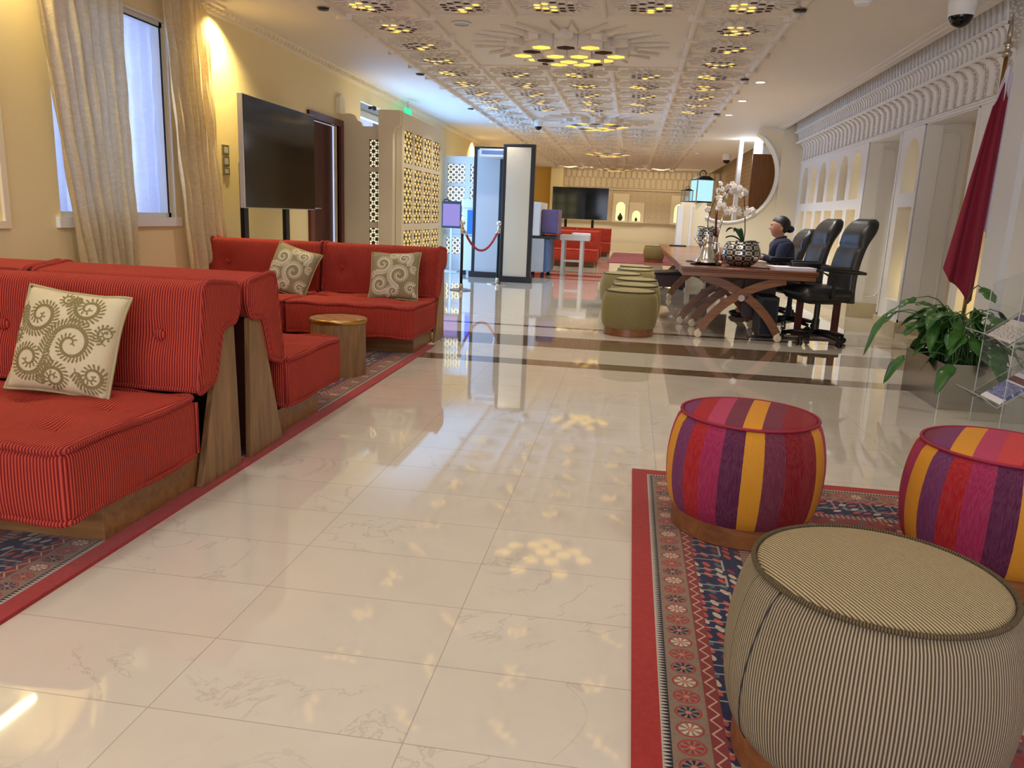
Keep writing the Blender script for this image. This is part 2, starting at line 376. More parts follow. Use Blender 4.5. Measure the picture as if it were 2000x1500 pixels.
# ------------------------------------------------------------------ mesh helpers
class B:
    def __init__(s): s.v = []; s.f = []
    def add(s, vs, fs):
        k = len(s.v); s.v += [tuple(v) for v in vs]; s.f += [tuple(i + k for i in f) for f in fs]; return s
    def box(s, x0, x1, y0, y1, z0, z1):
        return s.add([(x, y, z) for x in (x0, x1) for y in (y0, y1) for z in (z0, z1)],
                     [(0, 1, 3, 2), (4, 6, 7, 5), (0, 4, 5, 1), (2, 3, 7, 6), (0, 2, 6, 4), (1, 5, 7, 3)])
    def cb(s, c, h):
        return s.box(c[0] - h[0], c[0] + h[0], c[1] - h[1], c[1] + h[1], c[2] - h[2], c[2] + h[2])
    def tube(s, pts, r, n=10, closed=False, caps=True):
        pts = [Vector(p) for p in pts]; m = len(pts)
        rs = r if isinstance(r, (list, tuple)) else [r] * m
        up = None; rings = []
        for i, p in enumerate(pts):
            if closed: t = pts[(i + 1) % m] - pts[i - 1]
            else: t = pts[min(i + 1, m - 1)] - pts[max(i - 1, 0)]
            if t.length < 1e-9: t = Vector((0, 0, 1))
            t.normalize()
            if up is None:
                up = Vector((0, 0, 1)) if abs(t.z) < 0.9 else Vector((1, 0, 0))
            a = (up - t * up.dot(t))
            if a.length < 1e-6: a = t.orthogonal()
            a.normalize(); b = t.cross(a); up = a
            rings.append([p + (a * cos(2 * pi * j / n) + b * sin(2 * pi * j / n)) * rs[i] for j in range(n)])
        k = len(s.v)
        for rg in rings: s.v += [tuple(q) for q in rg]
        L = m if closed else m - 1
        for i in range(L):
            i2 = (i + 1) % m
            for j in range(n):
                j2 = (j + 1) % n
                s.f.append((k + i * n + j, k + i * n + j2, k + i2 * n + j2, k + i2 * n + j))
        if caps and not closed:
            s.f.append(tuple(k + j for j in reversed(range(n))))
            s.f.append(tuple(k + (m - 1) * n + j for j in range(n)))
        return s
    def cyl(s, c, r, z0, z1, n=24, r2=None):
        return s.lathe([(0, z0), (r, z0), (r if r2 is None else r2, z1), (0, z1)], c, n)
    def lathe(s, prof, c=(0, 0), n=32):
        k = len(s.v); m = len(prof); cz = c[2] if len(c) > 2 else 0
        for (r, z) in prof:
            for j in range(n):
                a = 2 * pi * j / n
                s.v.append((c[0] + max(r, 1e-5) * cos(a), c[1] + max(r, 1e-5) * sin(a), z + cz))
        for i in range(m - 1):
            for j in range(n):
                j2 = (j + 1) % n
                s.f.append((k + i * n + j, k + i * n + j2, k + (i + 1) * n + j2, k + (i + 1) * n + j))
        return s
    def ball(s, c, r, n=16, m=10, sc=(1, 1, 1)):
        k = len(s.v)
        for i in range(m + 1):
            t = pi * i / m
            for j in range(n):
                a = 2 * pi * j / n
                rr = max(sin(t), 1e-4)
                s.v.append((c[0] + r * sc[0] * rr * cos(a), c[1] + r * sc[1] * rr * sin(a), c[2] - r * sc[2] * cos(t)))
        for i in range(m):
            for j in range(n):
                j2 = (j + 1) % n
                s.f.append((k + i * n + j, k + i * n + j2, k + (i + 1) * n + j2, k + (i + 1) * n + j))
        return s
    def prism(s, poly, a, b, axis='z'):
        """poly: 2D points; extruded along axis from a to b"""
        n = len(poly)
        def P(u, v, w): return {'z': (u, v, w), 'x': (w, u, v), 'y': (u, w, v)}[axis]
        s.add([P(u, v, a) for u, v in poly] + [P(u, v, b) for u, v in poly],
              [tuple(reversed(range(n))), tuple(range(n, 2 * n))] + [(i, (i + 1) % n, (i + 1) % n + n, i + n) for i in range(n)])
        return s
    def grid(s, fn, nu, nv, closed=False):
        k = len(s.v)
        for i in range(nu + 1):
            for j in range(nv + 1): s.v.append(tuple(fn(i / nu, j / nv)))
        for i in range(nu):
            for j in range(nv):
                s.f.append((k + i * (nv + 1) + j, k + (i + 1) * (nv + 1) + j, k + (i + 1) * (nv + 1) + j + 1, k + i * (nv + 1) + j + 1))
        return s
    def xf(s, m):
        s.v = [tuple(m @ Vector(v)) for v in s.v]; return s
    def build(s, name, mat, parent=None, smooth=False, bevel=0, sub=0, angle=None):
        me = bpy.data.meshes.new(name); me.from_pydata(s.v, [], s.f)
        for fi, mi in getattr(s, 'mi', {}).items(): me.polygons[fi].material_index = mi
        bm = bmesh.new(); bm.from_mesh(me)
        bmesh.ops.remove_doubles(bm, verts=bm.verts, dist=1e-5)
        bmesh.ops.recalc_face_normals(bm, faces=bm.faces)
        if bevel:
            es = [e for e in bm.edges if len(e.link_faces) == 2 and e.calc_face_angle(0) > 0.5]
            bmesh.ops.bevel(bm, geom=es, offset=bevel, segments=2, profile=0.6, affect='EDGES', clamp_overlap=True)
        bm.to_mesh(me); bm.free()
        o = bpy.data.objects.new(name, me); C.objects.link(o)
        for q in (mat if isinstance(mat, (list, tuple)) else [mat]): me.materials.append(M[q] if isinstance(q, str) else q)
        if smooth:
            me.polygons.foreach_set('use_smooth', [True] * len(me.polygons))
            if angle is not None or bevel:
                me.set_sharp_from_angle(angle=R(angle or 50))
        if sub:
            md = o.modifiers.new('s', 'SUBSURF'); md.levels = sub; md.render_levels = sub
        if parent: o.parent = parent
        return o

def thing(name, label, cat, loc=(0, 0, 0), rz=0.0, group=None):
    o = bpy.data.objects.new(name, None); C.objects.link(o); o.empty_display_size = 0.1
    o.location = loc; o.rotation_euler = (0, 0, rz)
    return tag(o, label, cat, group)
def tag(o, label, cat, group=None):
    o['label'] = label; o['category'] = cat
    if group: o['group'] = group
    return o
def struct(o): o['kind'] = 'structure'; return o
def children(o): return [c for c in bpy.data.objects if c.parent == o]
def dup(root, loc=None, rz=None, label=None, group=None, scale=None, parent=None):
    kids = children(root)
    r = root.copy(); C.objects.link(r); r.parent = parent or root.parent
    if loc is not None: r.location = loc
    if rz is not None: r.rotation_euler = (0, 0, rz)
    if scale is not None: r.scale = (scale,) * 3 if not hasattr(scale, '__len__') else scale
    if label: r['label'] = label
    if group: r['group'] = group
    for c in kids: dup(c, parent=r)
    return r

def tess_plate(outer, holes, t0, t1, plane='yz'):
    """a plate with holes: polygons in 2D, thickness from t0 to t1 on the third axis"""
    cu = bpy.data.curves.new('tmp', 'CURVE'); cu.dimensions = '2D'; cu.fill_mode = 'BOTH'
    for pl in [outer] + holes:
        sp = cu.splines.new('POLY'); sp.points.add(len(pl) - 1)
        for p, q in zip(sp.points, pl): p.co = (q[0], q[1], 0, 1)
        sp.use_cyclic_u = True
    cu.extrude = abs(t1 - t0) / 2
    ob = bpy.data.objects.new('tmp', cu); C.objects.link(ob)
    dg = bpy.context.evaluated_depsgraph_get(); me = bpy.data.meshes.new_from_object(ob.evaluated_get(dg))
    mid = (t0 + t1) / 2
    b = B()
    f = {'yz': lambda v: (mid + v[2], v[0], v[1]), 'xz': lambda v: (v[0], mid + v[2], v[1]), 'xy': lambda v: (v[0], v[1], mid + v[2])}[plane]
    b.add([f(v.co) for v in me.vertices], [tuple(p.vertices) for p in me.polygons])
    bpy.data.objects.remove(ob); bpy.data.curves.remove(cu); bpy.data.meshes.remove(me)
    return b
def rect(a, b, c, d): return [(a, c), (b, c), (b, d), (a, d)]
def arch(a, b, c, d, n=8, point=0.12):
    """arched opening from a to b, c bottom, d apex"""
    w = (b - a) / 2; m = (a + b) / 2; sp = d - w * 1.15
    pts = [(a, c), (b, c), (b, sp)]
    for i in range(1, n): t = i / n; pts.append((m + w * cos(t * pi / 2), sp + (d - sp) * sin(t * pi / 2)))
    pts.append((m, d))
    for i in range(n - 1, 0, -1): t = i / n; pts.append((m - w * cos(t * pi / 2), sp + (d - sp) * sin(t * pi / 2)))
    pts.append((a, sp))
    return pts

def cushion(hx, hy, hz, nx, ny, nz, r, bulge, tufts=(), tdepth=0.03, trad=0.09):
    """upholstered block centred on the origin"""
    b = B(); idx = {}
    def vid(i, j, k):
        if (i, j, k) in idx: return idx[(i, j, k)]
        u, v, w = 2 * i / nx - 1, 2 * j / ny - 1, 2 * k / nz - 1
        p = Vector((u * hx, v * hy, w * hz)); h = (hx, hy, hz)
        inner = Vector([max(-(h[a] - r), min(h[a] - r, p[a])) for a in range(3)])
        d = p - inner
        if d.length > 1e-9: p = inner + d.normalized() * r
        gx, gy, gz = (1 - u * u), (1 - v * v), (1 - w * w)
        if k in (0, nz): p.z += (1 if k else -1) * bulge[2] * (gx * gy) ** 0.6
        if j in (0, ny): p.y += (1 if j else -1) * bulge[1] * (gx * gz) ** 0.6
        if i in (0, nx): p.x += (1 if i else -1) * bulge[0] * (gy * gz) ** 0.6
        if k == nz:
            for (tx, ty) in tufts:
                q = ((p.x - tx) ** 2 + (p.y - ty) ** 2) ** 0.5
                p.z -= tdepth * math.exp(-(q / trad) ** 1.3 * 1.6)
        idx[(i, j, k)] = len(b.v); b.v.append(tuple(p)); return idx[(i, j, k)]
    for i in range(nx):
        for j in range(ny):
            for k in (0, nz): b.f.append((vid(i, j, k), vid(i + 1, j, k), vid(i + 1, j + 1, k), vid(i, j + 1, k)))
    for i in range(nx):
        for k in range(nz):
            for j in (0, ny): b.f.append((vid(i, j, k), vid(i + 1, j, k), vid(i + 1, j, k + 1), vid(i, j, k + 1)))
    for j in range(ny):
        for k in range(nz):
            for i in (0, nx): b.f.append((vid(i, j, k), vid(i, j + 1, k), vid(i, j + 1, k + 1), vid(i, j, k + 1)))
    return b

# ------------------------------------------------------------------ camera (from the photograph's vanishing points)
F, YAW, PIT, ROL, H = 1506.6, -0.14351, 0.216759, -0.0414329, 1.13
fwd = Vector((sin(YAW) * cos(PIT), cos(YAW) * cos(PIT), -sin(PIT)))
r0 = Vector((cos(YAW), -sin(YAW), 0)); d0 = fwd.cross(r0)
right = r0 * cos(ROL) + d0 * sin(ROL); down = r0 * -sin(ROL) + d0 * cos(ROL)
cam = bpy.data.cameras.new('camera'); co = bpy.data.objects.new('camera', cam); C.objects.link(co)
co.matrix_world = Matrix(((right.x, -down.x, -fwd.x, 0), (right.y, -down.y, -fwd.y, 0), (right.z, -down.z, -fwd.z, H), (0, 0, 0, 1)))
cam.sensor_width = 36; cam.lens = F / 2000 * 36; cam.clip_start = 0.05; cam.clip_end = 100
scene.camera = co

# ================================================================== SETTING
HC = 2.8; XL = -3.77; XR = 2.85; YF = 28.3; YB = -3.2
struct(B().box(-5.6, 6.2, YB - 0.2, YF + 0.3, -0.2, 0).build('floor', 'floor'))
# ceiling: flat slab up to the right-hand recess, plus the higher ceiling of the recess
c = B().box(XL - 0.3, 2.51, YB - 0.2, YF + 0.3, HC, HC + 0.35)
c.box(2.51, 6.2, YB - 0.2, YF + 0.3, 3.1, 3.3)
struct(c.build('ceiling', 'ceil'))
# thin mouldings along the ceiling edge on the right and the carved cornice on the left
t = B()
for (xa, xb, za) in ((2.40, 2.51, 2.785), (2.44, 2.51, 2.765)): t.box(xa, xb, YB, YF, za, HC)
struct(t.build('trim_1', 'ceil2'))
t = B().prism([(XL, 2.72), (XL + 0.03, 2.73), (XL + 0.045, 2.77), (XL + 0.09, 2.80), (XL, 2.80)], YB, YF, 'y')
y = YB
while y < 20:
    t.box(XL + 0.02, XL + 0.075, y, y + 0.045, 2.75, 2.79); y += 0.09
struct(t.build('trim_2', 'wall_warm'))

# left wall with the window, the wooden door, and the daylit entrance
WIN = (4.75, 6.07, 0.99, 2.49); DOOR = (8.92, 9.78, 0.0, 2.12); ENT = (10.6, 15.0, 0.02, 2.55)
wl = tess_plate(rect(YB, YF, 0, HC), [rect(*WIN), rect(*DOOR), rect(*ENT)], XL - 0.06, XL, 'yz')
struct(wl.build('wall_left', 'wall_cream'))
# window: frame, pane, sheer behind it
f = B()
for (a, b_, c_, d_) in ((WIN[0], WIN[1], WIN[2] - 0.0, WIN[2] + 0.035), (WIN[0], WIN[1], WIN[3] - 0.035, WIN[3]), (WIN[0], WIN[0] + 0.035, WIN[2], WIN[3]), (WIN[1] - 0.035, WIN[1], WIN[2], WIN[3])):
    f.box(XL - 0.10, XL - 0.03, a, b_, c_, d_)
f.box(XL - 0.02, XL + 0.03, WIN[0] - 0.05, WIN[1] + 0.06, 0.92, 0.99)
f.box(XL, XL + 0.012, WIN[1], WIN[1] + 0.012, 0.99, WIN[3]); f.box(XL, XL + 0.012, WIN[0], WIN[1] + 0.012, WIN[3], WIN[3] + 0.012)
wf = struct(f.build('window_1', 'white'))
B().box(XL - 0.07, XL - 0.065, WIN[0], WIN[1], WIN[2], WIN[3]).build('pane', 'glass', wf)
B().box(XL - 0.03, XL - 0.02, WIN[0] + 0.03, WIN[1] - 0.03, WIN[3] - 0.045, WIN[3] - 0.035).build('gasket', 'blackmetal', wf)
B().box(XL - 0.03, XL - 0.02, WIN[1] - 0.045, WIN[1] - 0.035, WIN[2] + 0.03, WIN[3] - 0.03).build('gasket', 'blackmetal', wf)
# glowing boards added outside the openings in place of daylight
struct(B().box(XL - 0.62, XL - 0.60, 4.3, 8.6, 0.3, 2.8).build('sky_board_1', 'sky_day'))
struct(B().box(XL - 1.5, XL - 1.45, 10.2, 15.4, 0, 2.8).build('sky_board_2', 'sky_day'))
t = B().box(XL - 0.12, XL - 0.04, ENT[0], ENT[1], 2.36, 2.44)
for yy in (ENT[0], 12.0, 13.4, ENT[1] - 0.06): t.box(XL - 0.12, XL - 0.04, yy, yy + 0.06, 0, 2.55)
struct(t.build('door_2', 'alu'))
# mahogany door
t = B()
for (a, b_, c_, d_) in ((8.80, 8.92, 0, 2.12), (9.78, 9.88, 0, 2.12), (8.80, 9.88, 2.12, 2.2)): t.box(XL - 0.02, XL + 0.035, a, b_, c_, d_)
dr = struct(t.build('door_1', 'mahogany'))
B().box(XL - 0.13, XL - 0.08, 9.02, 9.78, 0.01, 2.12).build('door_leaf', 'darkdoor', dr)
h = B().box(XL - 0.08, XL - 0.07, 9.10, 9.15, 0.95, 1.17).tube([(XL - 0.07, 9.125, 1.10), (XL - 0.02, 9.125, 1.10), (XL - 0.02, 9.23, 1.10)], 0.009)
h.tube([(XL - 0.07, 9.125, 1.0), (XL - 0.055, 9.125, 1.0)], 0.012); h.build('handle', 'chrome', dr, True, angle=40)
struct(B().box(XL - 0.6, XL - 0.58, 8.9, 10.2, 0, 2.4).build('sky_board_3', 'sky_day'))  # glowing board added behind the door gap as daylight
# framed wall panel at the left edge
t = B()
for (a, b_, c_, d_) in ((2.2, 4.30, 0.92, 0.965), (2.2, 4.30, 2.6, 2.645), (4.255, 4.30, 0.965, 2.6), (2.2, 2.245, 0.965, 2.6)): t.box(XL, XL + 0.02, a, b_, c_, d_)
struct(t.build('trim_3', 'wall_warm'))

# back wall behind the camera with big windows, right wall near part, far wall
hol = [rect(-3.2, -0.9, 0.25, 2.5), rect(-0.5, 1.9, 0.25, 2.5)]
struct(tess_plate(rect(XL - 0.2, 6.2, 0, 3.1), hol, YB - 0.2, YB, 'xz').build('wall_back', 'plaster'))
struct(B().box(-4.2, 3.2, YB - 1.0, YB - 0.95, 0.0, 2.9).build('sky_board_4', 'sky_day'))  # unseen glowing board added beyond the back openings as daylight
struct(B().box(-5.5, 6.2, YF, YF + 0.2, 0, 3.1).build('wall_front', 'wall_warm'))

# ---- far wall relief with lit niches
fw = tess_plate(rect(-2.52, 3.4, 1.0, 2.8), [arch(-0.62, -0.30, 1.06, 1.70), arch(-0.04, 0.24, 1.06, 1.42), arch(1.40, 1.74, 1.06, 1.70)], YF - 0.12, YF - 0.001, 'xz')
fo = struct(fw.build('wall_far_relief', 'arabesque'))
for (a, b_, z1) in ((-0.62, -0.30, 1.70), (-0.04, 0.24, 1.42), (1.40, 1.74, 1.70)):
    B().box(a - 0.02, b_ + 0.02, YF - 0.02, YF - 0.008, 1.04, z1 + 0.02).build('niche_back', 'glow_niche', fo)
    fr = tess_plate(rect(a - 0.12, b_ + 0.12, 1.0, z1 + 0.28), [arch(a, b_, 1.06, z1)], YF - 0.16, YF - 0.12, 'xz')
    fr.build('niche_frame', 'wall_warm', fo)
# fluted muqarnas band along the top of the far wall
t = B(); x = -2.5
while x < 3.2:
    t.prism(arch(x, x + 0.13, 2.18, 2.50, 4), YF - 0.14, YF - 0.12, 'y'); t.prism(arch(x + 0.08, x + 0.21, 2.52, 2.76, 4), YF - 0.16, YF - 0.12, 'y'); x += 0.19
t.box(-2.52, 3.2, YF - 0.17, YF - 0.12, 2.1, 2.14)
t.build('frieze', 'relief_plain', fo)
struct(B().box(-2.95, -2.52, YF - 0.45, YF, 0, 2.8).build('wall_far_pier', 'wall_cream'))
struct(B().box(XL, -2.95, YF - 0.02, YF - 0.001, 0, 2.8).build('wall_far_recess', 'wall_orange'))
struct(B().box(-2.52, 3.2, YF - 0.16, YF - 0.12, 0, 0.30).build('baseboard_front', 'screen_cream'))

# ---- right wall: arcade face with openings and niches
def right_face():
    op = []
    zs = 2.2
    # deep openings run floor to frieze; group of six lancets; single-arch piers
    for k in range(6):
        ya = 10.86 + k * 0.625
        op.append(arch(ya, ya + 0.43, 1.50, 2.10)); op.append(rect(ya, ya + 0.43, 0.38, 1.37))
    for (a, b_) in ((8.77, 9.20), (6.92, 7.30)):
        op.append(arch(a, b_, 1.52, 2.08)); op.append(rect(a, b_, 0.38, 1.37))
    o = [(YB, 0), (7.46, 0), (7.46, 2.175), (8.65, 2.175), (8.65, 0), (9.42, 0), (9.42, 2.175), (10.56, 2.175), (10.56, 0), (14.66, 0), (14.66, 3.1), (YB, 3.1)]
    o2 = [p for p in o]
    return tess_plate(o2, op, XR, XR + 0.16, 'yz')
rw = struct(right_face().build('wall_right', 'plaster'))
# mouldings beside the openings, band between arch tiers
t = B()
for y0, y1 in ((7.40, 7.44), (8.67, 8.71), (9.36, 9.40), (10.58, 10.62)): t.box(XR - 0.012, XR, y0, y1, 0.2, 2.17)
t.box(XR - 0.02, XR, 6.79, 14.6, 2.185, 2.205); t.box(XR - 0.035, XR, 6.79, 14.6, 2.205, 2.225)
struct(t.build('trim_4', 'plaster'))
# lit display recess behind the arches: back boards and shelves
struct(B().box(XR + 0.50, XR + 0.54, 10.7, 14.66, 0, 3.1).box(XR + 0.51, XR + 0.54, 8.72, 9.38, 0, 3.1).box(XR + 0.5, XR + 0.54, 5.9, 7.45, 0, 3.1)
       .box(XR + 0.16, XR + 0.5, 8.73, 9.37, 1.39, 1.46).box(XR + 0.16, XR + 0.5, 10.7, 14.66, 1.39, 1.46).box(XR + 0.16, XR + 0.5, 6.6, 7.41, 1.39, 1.46)
       .box(XR + 0.16, XR + 0.5, 8.73, 9.37, 0.30, 0.37).box(XR + 0.16, XR + 0.5, 10.7, 14.66, 0.30, 0.37).box(XR + 0.16, XR + 0.5, 6.6, 7.41, 0.30, 0.37).build('wall_right_niche_back', 'wall_cream'))
# side jambs of the deep openings with moulded rounded panel, and their back walls
def rrect(a, b, c, d, r, n=6):
    p = []
    for (cx, cz, s) in ((b - r, d - r, 0), (a + r, d - r, 1), (a + r, c + r, 2), (b - r, c + r, 3)):
        for i in range(n + 1): an = pi / 2 * (s + i / n); p.append((cx + r * cos(an), cz + r * sin(an)))
    return p
for (yj, yo) in ((8.66, 7.45), (10.57, 9.41)):
    j = tess_plate(rect(XR, XR + 0.62, 0, 2.3), [rrect(XR + 0.06, XR + 0.33, 0.28, 2.10, 0.08)], yj - 0.0, yj + 0.03, 'xz')
    struct(j.build('wall_niche_jamb', 'plaster'))
    struct(B().box(XR, XR + 0.62, yj + 0.022, yj + 0.05, 0, 2.3).build('wall_niche_jamb_panel', 'plaster'))
    jn = B()
    for q in range(2):
        pl = rrect(XR + 0.055 - q * 0.018, XR + 0.335 + q * 0.018, 0.275 - q * 0.018, 2.105 + q * 0.018, 0.085)
        jn.tube([(p[0], yj - 0.004, p[1]) for p in pl], 0.006, 6, closed=True)
    struct(jn.build('trim_5', 'plaster'))
    struct(B().box(XR + 0.42, XR + 0.5, yo, yj, 0, 2.3).build('wall_niche_back', 'wall_warm'))
    struct(B().box(XR + 0.004, XR + 0.42, yo + 0.002, yj - 0.002, 2.19, 2.3).build('wall_niche_soffit', 'plaster'))
    struct(B().box(XR, XR + 0.5, yo - 0.03, yo - 0.001, 0, 2.3).build('wall_niche_side', 'plaster'))
struct(B().box(XR - 0.02, XR + 0.45, 7.46, 8.65, 0.0, 0.06).box(XR - 0.03, XR, 8.65, 9.42, 0, 0.17).box(XR - 0.03, XR, 10.56, 14.62, 0, 0.17).box(XR - 0.03, XR, 6.3, 7.46, 0, 0.17)
       .box(XR, XR + 0.4, 8.63, 8.66, 0, 0.19).box(XR, XR + 0.4, 10.54, 10.57, 0, 0.19).build('baseboard_right', 'skirting'))
# near pillar on the right
struct(B().box(XR - 0.05, XR + 0.3, 6.46, 6.79, 0, 3.1).build('wall_right_pillar', 'white'))
# stepped, ribbed plaster cornice
def ribbed(y0, y1, pitch, prof, ribw, depth, name, m='plaster'):
    b = B(); n = int(round((y1 - y0) / pitch)); bk = B()
    for i in range(n):
        ya = y0 + i * pitch; yb = ya + pitch * ribw
        m_ = len(prof)
        vs = []
        for yy in (ya, yb):
            for (x, z) in prof: vs.append((x, yy, z))
            for (x, z) in prof: vs.append((x + depth, yy, z))
        fs = []
        k = 2 * m_
        for q in range(m_ - 1):
            fs.append((q, q + 1, k + q + 1, k + q)); fs.append((q, m_ + q, m_ + q + 1, q + 1)); fs.append((k + q, k + q + 1, k + m_ + q + 1, k + m_ + q))
        b.add(vs, fs)
    o = b.build(name, m)
    return o
t1 = [(XR - 0.024, 2.235), (XR - 0.026, 2.40), (XR - 0.035, 2.455), (XR - 0.07, 2.495), (XR - 0.13, 2.52)]
t2 = [(2.735, 2.545), (2.73, 2.63), (2.72, 2.665), (2.695, 2.69)]
t3 = [(2.69, 2.715), (2.68, 2.80), (2.66, 2.90), (2.62, 3.0)]
for o in (ribbed(6.80, 14.60, 0.205, t1, 0.42, 0.05, 'trim_6'), ribbed(6.80, 14.60, 0.1, t2, 0.5, 0.04, 'trim_7'), ribbed(6.80, 14.60, 0.1, t3, 0.5, 0.04, 'trim_8')): struct(o)
bk = B().prism([(XR + 0.1, 2.225), (XR - 0.006, 2.225), (XR - 0.008, 2.40), (XR - 0.02, 2.46), (XR - 0.05, 2.505), (XR - 0.11, 2.535), (2.75, 2.545), (2.76, 2.545), (2.755, 2.64), (2.73, 2.70), (2.71, 2.715), (2.70, 2.80), (2.68, 2.9), (2.64, 3.1), (XR + 0.1, 3.1)], 6.79, 14.6, 'y')
struct(bk.build('wall_cornice_core', 'carved'))
t = B()
t.box(2.705, 2.74, 6.79, 14.6, 2.52, 2.545); t.box(2.665, 2.70, 6.79, 14.6, 2.692, 2.715)
n = 38
for i in range(n): t.tube([(2.715, 6.80 + (i + u) * 0.205 * 1.0, 2.525 - 0.0) for u in (0.0, 0.5, 1.0)], 0.008, 6)
struct(t.build('trim_9', 'plaster'))

# ---- pier and round-cut screen wall at the end of the arcade
struct(B().box(2.50, XR + 0.05, 14.66, 14.86, 0, 3.1).build('wall_pier', 'wall_warm'))
cx, cz, rr = 1.65, 1.98, 0.83
pts = [(0.85, 0), (0.85, 1.47), (1.30, 1.47), (1.30, 1.37)]
a0 = math.acos((1.30 - cx) / rr)
for i in range(1, 25):
    an = -a0 + (a0 + R(58)) * i / 24
    pts.append((cx + rr * cos(an), cz + rr * sin(an)))
pts += [(2.16, 2.84), (2.56, 2.84), (2.56, 0)]
sw = tess_plate(pts, [], 14.72, 15.02, 'xz')
struct(sw.build('wall_round_screen', 'wall_warm'))
t = B().tube([(cx + (rr + 0.01) * cos(an), 14.70, cz + (rr + 0.01) * sin(an)) for an in [(-a0 + (a0 + R(50)) * i / 24) for i in range(25)]], 0.022, 8)
struct(t.build('trim_10', 'white'))
struct(B().box(0.80, 0.90, 14.68, 15.06, 0, 1.40).box(1.02, 1.06, 14.69, 14.72, 0, 1.40).build('wall_screen_pilaster', 'white'))
# walls behind the round opening
struct(B().box(2.9, 2.98, 15.0, 21.0, 0, 3.1).build('wall_right_far', 'wall_warm'))
struct(B().box(2.9, 2.98, 21.0, YF, 0, 3.1).build('wall_right_end', 'arabesque'))
t = B().box(2.36, 2.52, 17.0, 17.2, 0, 2.8).box(2.56, 2.89, 18.0, 18.1, 0, 2.8).box(2.05, 2.13, 17.0, 17.2, 0, 2.8)
struct(t.build('wall_white_column', 'white'))
struct(B().box(-5.6, XL - 2.0, YB, YF, -0.1, 3.1).build('wall_outer', 'wall_warm'))
struct(B().box(6.1, 6.2, YB, YF, 0, 3.1).build('wall_outer_right', 'wall_warm'))

# ================================================================== COFFERED CEILING
PX = 0.766; X0 = -2.66; PY = 0.76; Y0 = 7.05
t = B()
rows = range(-8, 28)
def skip(c_, r_): return 1 <= c_ <= 3 and (r_ % 8) in (0, 1, 2)
beam = B()
for k in range(6):
    bx = X0 + k * PX
    for r_ in rows:
        ya = Y0 + r_ * PY
        if k in (2, 3) and (r_ % 8) in (0, 1, 2): continue
        beam.prism([(bx - 0.03, HC), (bx - 0.026, HC - 0.03), (bx - 0.012, HC - 0.045), (bx + 0.012, HC - 0.045), (bx + 0.026, HC - 0.03), (bx + 0.03, HC)], ya + 0.02, ya + PY - 0.02, 'y')
        beam.prism([(bx - 0.075, ya), (bx - 0.03, ya + 0.03), (bx + 0.03, ya + 0.03), (bx + 0.075, ya), (bx + 0.03, ya - 0.03), (bx - 0.03, ya - 0.03)], HC - 0.05, HC, 'z')
for r_ in list(rows) + [28]:
    for c_ in range(5):
        if 1 <= c_ <= 3 and (r_ % 8) in (1, 2): continue
        beam.box(X0 + c_ * PX + 0.03, X0 + (c_ + 1) * PX - 0.03, Y0 + r_ * PY - 0.006, Y0 + r_ * PY + 0.006, HC - 0.012, HC)
struct(beam.build('trim_11', 'ceil2'))

def hexp(cx_, cy_, r_, n_=6, a0_=0.0): return [(cx_ + r_ * cos(a0_ + 2 * pi * i / n_), cy_ + r_ * sin(a0_ + 2 * pi * i / n_)) for i in range(n_)]
def star_meshes(R0, detail):
    """plaster star body hanging below z=0, and glowing cells; R0 = radius to the spike tips"""
    body = B(); cells = []
    hh = R0 * 0.16
    specs = []; dd = 0.232
    for i in range(-2, 3):
        for j in range(-2, 3):
            if abs(i + j) > 2: continue
            u_, v_ = dd * (i + j * 0.5), dd * j * 0.8660; q_ = math.hypot(u_, v_)
            specs.append((q_, u_, v_, 0.128, hh * (1.05 if q_ < 0.1 else (0.98 if q_ < 0.3 else 0.72)), pi / 6))
    specs = [s_[1:] for s_ in sorted(specs)]
    for (u, v, w, d, a) in specs:
        u *= R0; v *= R0; w *= R0
        o = hexp(u, v, w * 1.03, 6, a); i1 = hexp(u, v, w * 0.76, 6, a); i2 = hexp(u, v, w * 0.60, 6, a)
        zt, zi = -d, -d * 0.12
        k = 6
        vs = [(p[0], p[1], 0) for p in o] + [(p[0], p[1], zt) for p in o] + [(p[0], p[1], zt) for p in i1] + [(p[0], p[1], zi) for p in i2]
        fs = []
        for q in range(k):
            q2 = (q + 1) % k
            fs += [(q, q2, k + q2, k + q), (k + q, k + q2, 2 * k + q2, 2 * k + q)]
        body.add(vs, fs)
        cells.append(([(p[0], p[1], zt) for p in i1], [(p[0], p[1], zi) for p in i2]))
    # kite blocks and flat spikes
    for i in range(12):
        a = 2 * pi * i / 12
        def pt(r_, da): return (R0 * r_ * cos(a + da), R0 * r_ * sin(a + da))
        body.prism([pt(0.48, -0.10), pt(0.64, -0.13), pt(0.67, 0.0), pt(0.64, 0.13), pt(0.48, 0.10)], -hh * 0.45, 0, 'z')
        for da in (-0.13, 0.13):
            body.prism([pt(0.60, da - 0.085), pt(0.98, da * 0.72), pt(0.60, da + 0.085)], -hh * 0.18, 0, 'z')
    return body, cells
bb, bc = star_meshes(1.0, 1)
big0 = None
def addcell(b, p):
    return b.add(p[0] + p[1], [(q, (q + 1) % 6, 6 + (q + 1) % 6, 6 + q) for q in range(6)] + [tuple(range(6, 12))])
dark_m = simple('unlit_cell', rgb(104, 80, 56), 0.6)
